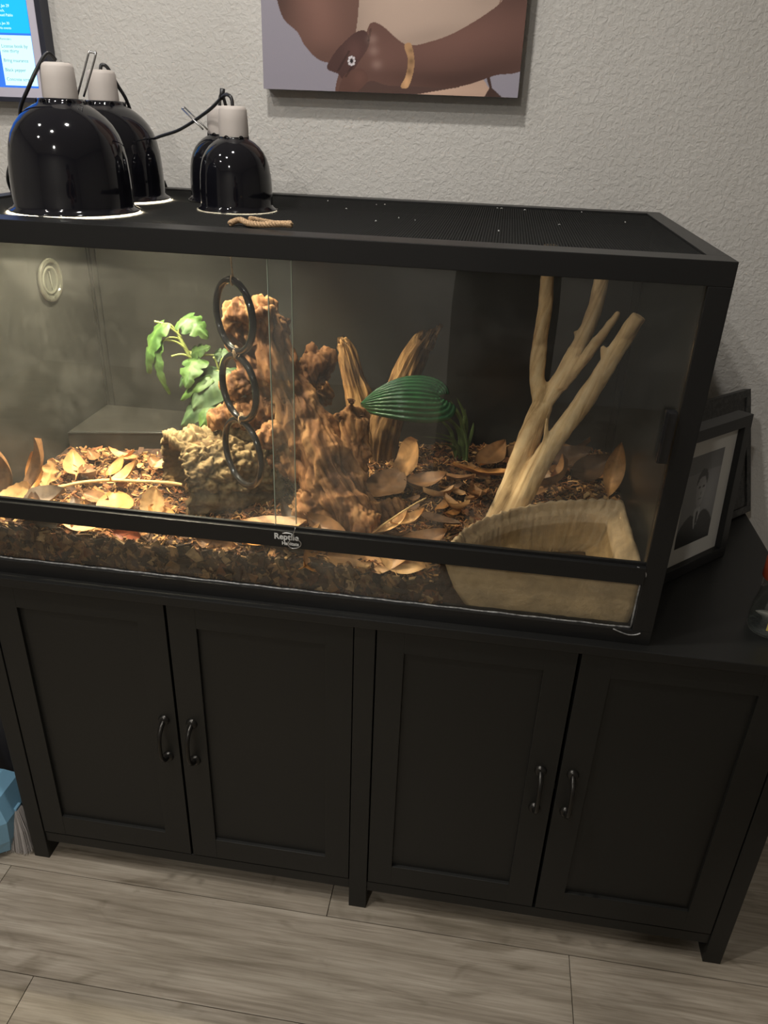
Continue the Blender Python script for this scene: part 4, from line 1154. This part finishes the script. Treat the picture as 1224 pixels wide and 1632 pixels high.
def canvas():
    CW, CH = .5005, .62          # metres
    x0, y0, z0 = -.1905, .612, 1.5505
    root = empty('canvas_print', (.06, WALL_Y, 1.86), 'grey canvas photo print of folded arms hanging on the wall', 'picture')
    MB().box(x0, x0+CW, y0+.0006, WALL_Y-.001, z0, z0+CH, .002).obj('stretcher', simple('canvas_edge', s8(150, 146, 152), .8, bs=500, bd=.0003), root)
    def art(u, v):
        # artwork units: 1000 wide, measured up from the lower edge
        x = u*1000; y = v*CH/CW*1000
        c = np.empty((len(x), 3)); bg = np.array(s8(146, 141, 152)); c[:] = bg
        c *= (1+.10*(x/1000-.3))[:, None]
        def fill(poly, col, curved=True, shade=None):
            k = inside(x, y, spline(poly) if curved else poly); q = np.array(s8(*col))
            if shade is None: c[k] = q
            else: c[k] = q*shade[k][:, None]
        # light trousers at the bottom
        fill([(330, -20), (900, -20), (905, 10), (860, 62), (700, 90), (330, 60)], (186, 156, 138), False, 1+.2*blob(x, y, 650, 20, 200, 30))
        fill([(905, -10), (940, 0), (900, 30), (885, 75), (872, 70), (890, 30), (868, -10)], (70, 50, 44), False)
        fill([(322, -10), (560, -10), (780, 30), (700, 60), (330, 40)], (84, 62, 56), False)
        # cream shirt
        fill([(250, 230), (420, 145), (560, 120), (640, 120), (900, 200), (960, 250), (1100, 300), (1100, 900), (780, 1260), (300, 1260), (120, 800), (250, 500)], (172, 150, 136), True, 1+.16*blob(x, y, 560, 300, 260, 170)-.22*blob(x, y, 330, 260, 90, 160)-.16*blob(x, y, 640, 190, 160, 30, .2)-.12*blob(x, y, 860, 330, 90, 50))
        fill([(905, 296), (918, 400), (911, 400), (899, 300)], (130, 102, 90), False)
        # near upper arm hanging down at left
        sh = 1+.40*blob(x, y, 235, 260, 70, 130, .15)-.45*blob(x, y, 70, 330, 60, 170)-.25*blob(x, y, 250, 120, 90, 40)+.15*blob(x, y, 180, 350, 60, 90)
        fill([(62, 420), (60, 320), (85, 240), (140, 195), (170, 150), (225, 105), (290, 98), (330, 130), (365, 190), (378, 300), (372, 420), (360, 700), (300, 900), (120, 900), (60, 640)], (106, 77, 68), True, sh)
        fill([(55, 420), (70, 340), (140, 380), (120, 460), (60, 470)], (52, 46, 46))
        # forearm from the right with the hand
        sh = 1+.32*blob(x, y, 760, 190, 230, 60, .22)-.36*blob(x, y, 850, 70, 260, 50, .25)-.22*blob(x, y, 600, 60, 200, 30)-.2*blob(x, y, 960, 330, 90, 60)+.12*blob(x, y, 470, 120, 60, 60)
        fill([(395, 175), (425, 230), (470, 222), (560, 165), (650, 175), (760, 215), (900, 300), (945, 370), (1030, 400), (1030, 120), (900, 70), (770, 30), (620, 25), (500, 26), (430, 40), (380, 10), (320, -8), (290, -8), (300, 50), (330, 110)], (102, 73, 65), True, sh)
        fill([(258, 75), (265, 100), (300, 145), (360, 195), (405, 205), (420, 160), (380, 100), (330, 40), (300, 60)], (76, 52, 48), True, 1+.5*blob(x, y, 365, 140, 40, 40))
        fill([(305, -8), (315, 40), (345, 70), (395, 80), (420, 50), (400, 20), (360, -8)], (92, 64, 56), True, 1+.35*blob(x, y, 385, 50, 30, 30))
        for kx, ky in ((432, 178), (438, 140), (452, 95)):
            k = blob(x, y, kx, ky, 20, 16); c += (k*.10)[:, None]*np.array((1, .75, .65))
        for a, b, w in (((300, 70), (345, 140), 4), ((330, 50), (372, 110), 4), ((425, 215), (418, 170), 4)):
            d = np.abs((x-a[0])*(b[1]-a[1])-(y-a[1])*(b[0]-a[0]))/math.hypot(b[0]-a[0], b[1]-a[1])
            k = (d < w) & (y > min(a[1], b[1])) & (y < max(a[1], b[1])); c[k] *= .65
        # bangle and ring
        gold = [(556, 160), (580, 168), (596, 120), (594, 70), (576, 22), (548, 24), (566, 62), (572, 115)]
        fill(gold, (178, 138, 100), True, 1+.5*blob(x, y, 570, 40, 14, 26)-.5*blob(x, y, 585, 110, 14, 14)-.55*blob(x, y, 578, 75, 12, 14)-.4*blob(x, y, 582, 145, 10, 8))
        for t in np.linspace(0, 2*PI, 9)[:-1]:
            k = blob(x, y, 353+11*math.cos(t), 105+13*math.sin(t), 5, 5) > .4; c[k] = s8(206, 200, 204)
        k = blob(x, y, 353, 105, 6, 7) > .4; c[k] = s8(40, 34, 36)
        return np.clip(c, 0, 1)
    vs = list(np.linspace(0, .33, 170))+list(np.linspace(.345, 1, 46))
    print_sheet('print', (x0, y0, z0), (CW, 0, 0), (0, 0, CH), 420, vs, art, m_attr('canvas_ink', .62, .25, bs=600, bd=.0002), root)
canvas()

# ------------------------------------------------------------------ wall display
def wall_display():
    # lower right corner of the glass is at x=-.677, z=1.537
    root = empty('wall_display', (-.95, WALL_Y, 1.80), 'lit blue wall display in a white mat and dark frame', 'screen')
    xr, zb = -.644, 1.510; xl, zt = -1.30, 1.93
    bl = simple('dark_blue_frame', s8(38, 40, 52), .4); wh = simple('white_mat', s8(196, 192, 206), .6)
    f = MB().box(xr-.012, xr, .616, WALL_Y-.001, zb, zt, .001).box(xl, xl+.012, .616, WALL_Y-.001, zb, zt, .001).box(xl+.012, xr-.012, .616, WALL_Y-.001, zb, zb+.009, .001).box(xl+.012, xr-.012, .616, WALL_Y-.001, zt-.009, zt, .001)
    f.obj('frame', bl, root)
    a, b, c, d = xl+.012, xr-.012, zb+.009, zt-.009; sx0, sx1, sz0, sz1 = xl+.032, -.6765, 1.5365, zt-.03
    MB().box(a, sx0, .624, .645, c, d).box(sx1, b, .624, .645, c, d).box(sx0, sx1, .624, .645, c, sz0).box(sx0, sx1, .624, .645, sz1, d).obj('mat_border', wh, root)
    MB().box(sx0, sx1, .629, .640, sz0, sz1).obj('screen', emit('screen_blue', s8(64, 128, 240), 1.1), root)
    em = emit('screen_note', s8(205, 252, 250), 1.35); cy = emit('screen_cyan', s8(40, 190, 250), 1.2); tx = emit('screen_text_dark', s8(110, 165, 190), .8); tw_ = emit('screen_text_white', s8(210, 248, 255), 1.4)
    MB().box(-.7515, -.680, .6275, .6285, 1.5405, 1.6305).obj('note_card', em, root)
    MB().box(-.7515, -.680, .6275, .6285, 1.6345, 1.75).obj('calendar_card', cy, root)
    def T(s, x, z, size, mt):
        text_mesh('screen_text', s, size, Matrix.Translation((x, .6272, z)) @ Matrix.Rotation(PI/2, 4, 'X'), mt, root, extrude=.0001)
    T('Reminders', -.7475, 1.6220, .0056, tx)
    for i, s in enumerate(('License book by', 'nine thirty', '', 'Bring insurance', '', 'Black pepper', '', 'Concrete screws')):
        if s: T(s, -.7475, 1.6085-.0085*i, .0088, tx)
    T('No events', -.7475, 1.6920, .0066, tw_); T('Thu, Jan 29', -.7485, 1.6790, .0070, tw_); T('Lunch,', -.7455, 1.6710, .0066, tw_); T('+ Feed Pablo', -.7485, 1.6630, .0070, tw_); T('Fri, Jan 30', -.7485, 1.6490, .0066, tw_); T('No events', -.7455, 1.6410, .0062, tw_)
wall_display()

# ------------------------------------------------------------------ right end of the cabinet top
def picture_frame():
    bl = Vector((.677, .232, .775)); e = Vector((.104, .103, 0)).normalized(); nrm = Vector((e.y, -e.x, 0))
    lean = math.radians(3); upv = (Vector((0, 0, 1))*math.cos(lean)-nrm*math.sin(lean))
    fr = upv.cross(e)*-1
    root = empty('picture_frame', (.72, .30, TOP), 'black picture frame with white mat and a grey portrait, right of the terrarium', 'picture frame')
    o = bl-e*.030; Wm, Hm = .177, .250   # mat opening
    R = Matrix((e, upv, nrm*math.cos(lean)+Vector((0, 0, 1))*math.sin(lean))).transposed().to_4x4(); R.translation = o
    b = .0215
    m = MB()
    for x0, x1, y0, y1 in ((-b, Wm+b, -b, 0), (-b, Wm+b, Hm, Hm+b), (-b, 0, 0, Hm), (Wm, Wm+b, 0, Hm)): m.box(x0, x1, y0, y1, -.016, .014, .001, R)
    m.obj('frame', simple('black_wood_frame', s8(26, 26, 26), .45, ns=30, amt=.1), root)
    MB().box(0, Wm, 0, Hm, -.012, .002, 0, R).obj('mat_board', simple('off_white_mat', s8(186, 184, 178), .8), root)
    def art(u, v):
        c = np.empty((len(u), 3)); c[:] = np.array((.16, .16, .16)); c *= (1+.5*blob(u, v, .75, .55, .35, .3)-.3*(v > .8))[:, None]
        def fill(p, g, sh=None):
            k = inside(u, v, spline(p)); q = np.ones_like(u)*g if sh is None else g*sh
            c[k] = q[k][:, None]
        fill([(.0, .0), (1, .0), (1, .18), (.86, .30), (.68, .36), (.5, .30), (.30, .34), (.10, .26), (.0, .16)], .03)
        fill([(.40, .36), (.48, .16), (.58, .36), (.5, .42)], .34)
        fill([(.47, .34), (.50, .12), (.53, .34)], .04)
        fill([(.37, .58), (.36, .70), (.45, .79), (.56, .78), (.63, .69), (.62, .56), (.56, .44), (.49, .40), (.41, .46)], .24, 1+.4*blob(u, v, .55, .58, .1, .15))
        fill([(.35, .66), (.36, .76), (.45, .83), (.58, .81), (.65, .72), (.63, .66), (.56, .74), (.43, .74)], .05)
        for ex in (.44, .56): c[blob(u, v, ex, .635, .03, .012) > .4] = .05
        c[blob(u, v, .50, .505, .05, .008) > .4] = .10; c[blob(u, v, .515, .565, .012, .03) > .5] = .17
        return np.clip(c, 0, 1)
    mg = .034
    q0 = R @ Vector((mg, mg, .0022)); print_sheet('portrait_print', q0, e*(Wm-2*mg), upv*(Hm-2*mg), 70, np.linspace(0, 1, 90), art, m_attr('portrait_ink', .3, .4), root)
    s = MB(); s.box(.06, .12, -.020, .18, -.0185, -.0165, .0005, R)
    s.obj('back_board', simple('black_card', (.02, .02, .02), .8), root)
    # second, dark textured frame behind
    root2 = empty('picture_frame', (.85, .49, TOP), 'dark mottled frame leaning behind the white-matted portrait frame', 'picture frame')
    br = Vector((.914, .556, TOP+.004)); lean = math.radians(15); up2 = Vector((0, 0, 1))*math.cos(lean)-nrm*math.sin(lean)
    R2 = Matrix((e, up2, nrm*math.cos(lean)+Vector((0, 0, 1))*math.sin(lean))).transposed().to_4x4(); R2.translation = br-e*.235
    t = NT('dark_mottled_paper'); vv = t.coord(); c = t.ramp(t.noise(vv, 90, 4, .7), [(.42, (.006, .006, .006)), (.62, (.040, .039, .036))])
    dk = t.fin(c, .5)
    W2, H2, b2 = .235, .272, .016; m = MB()
    for x0, x1, y0, y1 in ((0, W2, 0, b2), (0, W2, H2-b2, H2), (0, b2, b2, H2-b2), (W2-b2, W2, b2, H2-b2)): m.box(x0, x1, y0, y1, -.016, .0, .001, R2)
    m.obj('frame', dk, root2); MB().box(b2, W2-b2, b2, H2-b2, -.014, -.003, 0, R2).obj('mottled_print', dk, root2)
picture_frame()

def bottle():
    x, y = .8215, .089
    root = empty('bottle', (x, y, TOP), 'clear bottle with orange cap and yellow label at the right end of the cabinet', 'bottle')
    pr = [(.001, .0005), (.030, .0005), (.0345, .003), (.0362, .009), (.0365, .020), (.0360, .036), (.0345, .050), (.0325, .060), (.0308, .067), (.0304, .074), (.0304, .110)]
    MB().lathe(pr, 48, (x, y, TOP)).obj('glass_body', M['glass2'], root, True)
    MB().lathe([(r-.0018, z+.002) for r, z in pr[:-1]], 40, (x, y, TOP)).obj('inner_wall', M['glass2'], root, True)
    MB().lathe([(.001, .003), (.029, .003), (.0335, .006), (.0345, .010), (.0342, .0165), (.001, .0165)], 40, (x, y, TOP)).obj('liquid', m_glass('clear_liquid', (.80, .82, .84)), root, True)
    MB().lathe([(.0308, .101), (.0335, .102), (.0338, .134), (.0325, .139), (.001, .140)], 32, (x, y, TOP)).obj('cap', simple('orange_cap', s8(150, 62, 34), .5), root, True)
    v = []; f = []
    n = 14
    for i in range(n+1):
        for j in range(9):
            a = PI*1.60+(i/n-.5)*1.6; z = .018+.040*j/8; r = np.interp(z, [q[1] for q in pr], [q[0] for q in pr])+.0004
            v.append((x+r*math.cos(a), y+r*math.sin(a), TOP+z))
    for i in range(n):
        for j in range(8): f.append((i*9+j, (i+1)*9+j, (i+1)*9+j+1, i*9+j+1))
    obj('label_sticker', v, f, simple('yellow_label', s8(196, 180, 92), .5), root, True)
bottle()

# ------------------------------------------------------------------ left of the cabinet
def dustpan():
    root = empty('dustpan', (-.70, .0, 0), 'light blue plastic dustpan standing against the left cabinet leg', 'dustpan')
    t = simple('light_blue_plastic', s8(122, 168, 196), .32, ns=6, amt=.1, spec=.5)
    # faceted hood standing on its mouth, ribs folded at the sides
    prof = [  # z, half width, y front, y back
        (.012, .060, -.030, .060), (.050, .070, -.045, .068), (.110, .076, -.050, .072), (.165, .060, -.040, .070), (.182, .034, -.020, .060)]
    v = []; f = []
    for z, w, a, b in prof:
        cx = -.712
        v += [(cx-w, b, z), (cx-w, a*.4, z), (cx-w*.55, a, z), (cx+w*.55, a, z), (cx+w, a*.4, z), (cx+w, b, z)]
    for i in range(len(prof)-1):
        for k in range(6): f.append((i*6+k, i*6+(k+1) % 6, (i+1)*6+(k+1) % 6, (i+1)*6+k))
    f.append(tuple(range(6))[::-1]); f.append(tuple((len(prof)-1)*6+k for k in range(6)))
    obj('pan', v, f, t, root)
    MB().box(-.745, -.690, -.066, -.040, .0, .060, .004).obj('front_flap', t, root)
    MB().tube([(-.715, .03, .18), (-.722, .035, .28), (-.735, .05, .40)], [.014, .012, .011], 12).obj('handle', t, root, True)
    r2 = empty('hand_broom', (-.64, .03, 0), 'grey-bristled broom head squeezed between the blue dustpan and the cabinet leg', 'broom')
    m = MB(); rr = random.Random(3)
    for k in range(420):
        u = rr.random(); s = rr.uniform(-1, 1)
        top = (-.640+.010*s, .010+.02*u, .112); bot = (-.634+.030*s, -.014+.045*u, .004+.004*rr.random())
        m.tube([top, ((top[0]+bot[0])/2+.003*s, (top[1]+bot[1])/2, .06), bot], [.0006, .0006, .0005], 4, False)
    b = m.obj('bristles', simple('grey_bristle', s8(176, 170, 166), .6), r2); b['kind'] = 'stuff'
    MB().box(-.650, -.632, .012, .032, .104, .118, .003).obj('broom_head', t, r2)
    b = MB().box(-1.02, -.64, .12, .50, 0, .40, .006).box(-1.03, -.63, .11, .51, .40, .42, .004).obj('storage_box', simple('black_box', (.012, .012, .016), .5, ns=8, amt=.2))
    tag(b, 'black lidded box on the floor left of the cabinet behind the dustpan', 'box')
dustpan()

# ------------------------------------------------------------------ ceiling lights
def lights():
    trim = simple('white_trim_ring', (.8, .8, .78), .5); lens = emit('lamp_lens', CEIL_COL, 25)
    where = ('nearest the wall above the small domes', 'in the middle of the room', 'nearest the wall at far left', 'at left of the room', 'farthest from the terrarium')
    for (x, y, p), wh in zip(CEIL_LIGHTS, where):
        root = empty('ceiling_light', (x, y, CEIL_Z), 'round recessed ceiling light '+wh, 'ceiling light', 'recessed ceiling lights')
        MB().lathe([(.045, -.001), (.046, -.006), (.058, -.006), (.060, 0)], 40, (x, y, CEIL_Z)).obj('trim_ring', trim, root, True)
        MB().lathe([(.001, -.0032), (.0455, -.003)], 40, (x, y, CEIL_Z)).obj('lens', lens, root)
        ld = bpy.data.lights.new('ceiling_lamp', 'AREA'); ld.shape = 'DISK'; ld.size = .085; ld.energy = p; ld.color = CEIL_COL
        lo = bpy.data.objects.new('ceiling_lamp', ld); COL.objects.link(lo); lo.parent = root; lo.location = (0, 0, -.008)
lights()

# ------------------------------------------------------------------ the person taking the picture (seen only as a reflection in the glass)
def person():
    bm = bmesh.new(); sk = bm.verts.layers.skin.verify(); V = {}
    px, py = .34, -1.50
    def vt(n, x, y, z, r, r2=None):
        q = bm.verts.new((px+x, py+y, z)); q[sk].radius = (r, r2 or r); V[n] = q
    def ed(*ns):
        for a, b in zip(ns, ns[1:]): bm.edges.new((V[a], V[b]))
    vt('pelvis', 0, 0, .93, .19, .14); vt('waist', 0, .01, 1.08, .175, .12); vt('chest', 0, .0, 1.27, .185, .125); vt('collar', 0, -.005, 1.40, .105, .085); vt('neck', 0, .01, 1.475, .052); vt('head0', 0, .025, 1.54, .070, .082); vt('head1', 0, .03, 1.61, .078, .094); vt('head2', 0, .028, 1.685, .066, .080)
    ed('pelvis', 'waist', 'chest', 'collar', 'neck', 'head0', 'head1', 'head2')
    vt('skirt0', 0, 0, .70, .205, .16); vt('skirt1', 0, 0, .45, .22, .18); vt('skirt2', 0, 0, .24, .225, .19); ed('pelvis', 'skirt0', 'skirt1', 'skirt2')
    for s, n in ((-1, 'l'), (1, 'r')):
        vt('hip'+n, s*.095, 0, .86, .098); vt('knee'+n, s*.105, .02, .48, .060); vt('calf'+n, s*.108, -.005, .34, .055); vt('ankle'+n, s*.11, -.02, .09, .038); vt('toe'+n, s*.125, .13, .035, .034)
        ed('pelvis', 'hip'+n, 'knee'+n, 'calf'+n, 'ankle'+n, 'toe'+n)
        vt('sh'+n, s*.185, 0, 1.385, .062); vt('elb'+n, s*.225, .10, 1.14, .044); vt('fore'+n, s*.17, .24, 1.27, .040); vt('wr'+n, s*.10, .335, 1.42, .027); vt('palm'+n, s*.082, .365, 1.475, .030, .018)
        ed('collar', 'sh'+n, 'elb'+n, 'fore'+n, 'wr'+n, 'palm'+n)
        for k in range(4):
            dz = .022*(1.5-k); L = (.9, 1, .95, .8)[k]
            vt('fa%d'%k+n, s*.070, .392, 1.492+dz, .0095); vt('fb%d'%k+n, s*(.070-.022*L), .400, 1.498+dz, .0085); vt('fc%d'%k+n, s*(.070-.040*L), .392, 1.500+dz, .0075)
            ed('palm'+n, 'fa%d'%k+n, 'fb%d'%k+n, 'fc%d'%k+n)
        vt('ta'+n, s*.070, .350, 1.50, .0105); vt('tb'+n, s*.050, .343, 1.525, .009); ed('palm'+n, 'ta'+n, 'tb'+n)
    me = bpy.data.meshes.new('person'); bm.to_mesh(me); bm.free()
    o = bpy.data.objects.new('person', me); COL.objects.link(o)
    me.skin_vertices[0].data[0].use_root = True
    o.modifiers.new('s', 'SKIN').use_smooth_shade = True; sb = o.modifiers.new('d', 'SUBSURF'); sb.levels = 2; sb.render_levels = 2
    mats = [simple('dark_maroon_cloth', s8(34, 21, 19), .9, ns=30, amt=.2), simple('black_trousers', s8(24, 24, 26), .9), simple('brown_skin', s8(112, 76, 60), .55), simple('dark_shoe', (.02, .02, .02), .5)]
    for m in mats: me.materials.append(m)
    bake_modifiers(o); me = o.data
    me.materials.clear()
    for m in mats: me.materials.append(m)
    for p in me.polygons:
        c = p.center; z = c.z; arm = c.y > py+.19 and z > 1.1
        p.material_index = 3 if z < .07 else 1 if z < .16 else 2 if (z > 1.465 or (arm and c.y > py+.27)) else 0
        p.use_smooth = True
    tag(o, 'person in a long dark maroon dress holding up a phone, mirrored in the front glass', 'person')
    dark = simple('short_black_hair', (.012, .010, .009), .7, bs=200, bd=.002)
    v, f = lathegeo([(.001, .125), (.040, .118), (.070, .098), (.088, .060), (.092, .02), (.086, -.02)], 28)
    obj('hair', [(px+p[0]*.96, py+.022+p[1]*1.08-.012, 1.655+p[2]*.82) for p in v], f, dark, o, True)
    fc = (px, py+.118, 1.60)
    for s in (-1, 1):
        v, f = lathegeo([(.001, -.011), (.008, -.007), (.011, 0), (.008, .007), (.001, .011)], 12); obj('eye', [(fc[0]+s*.032+p[0], fc[1]-.006+p[1]*.6, fc[2]+.02+p[2]*.7) for p in v], f, simple('eye_white', (.5, .48, .45), .2), o, True)
        v, f = lathegeo([(.001, -.030), (.012, -.020), (.016, 0), (.014, .020), (.001, .030)], 12); obj('ear', [(fc[0]+s*.080+p[0]*.5, py+.03+p[1], fc[2]+.005+p[2]) for p in v], f, mats[2], o, True)
    v, f = tubegeo([(fc[0], fc[1]-.004, fc[2]+.028), (fc[0], fc[1]+.008, fc[2]-.005), (fc[0], fc[1]+.004, fc[2]-.020)], [.007, .013, .010], 10); obj('nose', v, f, mats[2], o, True)
    v, f = tubegeo([(fc[0]-.026, fc[1]-.014, fc[2]-.045), (fc[0], fc[1]-.002, fc[2]-.046), (fc[0]+.026, fc[1]-.014, fc[2]-.045)], [.004, .008, .004], 8); obj('mouth', v, f, simple('lips', s8(110, 62, 56), .5), o, True)
    ph = MB().box(px-.075, px+.075, py+.372, py+.381, 1.462, 1.535, .003).obj('phone', simple('black_phone', (.01, .01, .01), .15))
    tag(ph, 'black phone held up sideways by the person in the maroon dress', 'phone')
person()
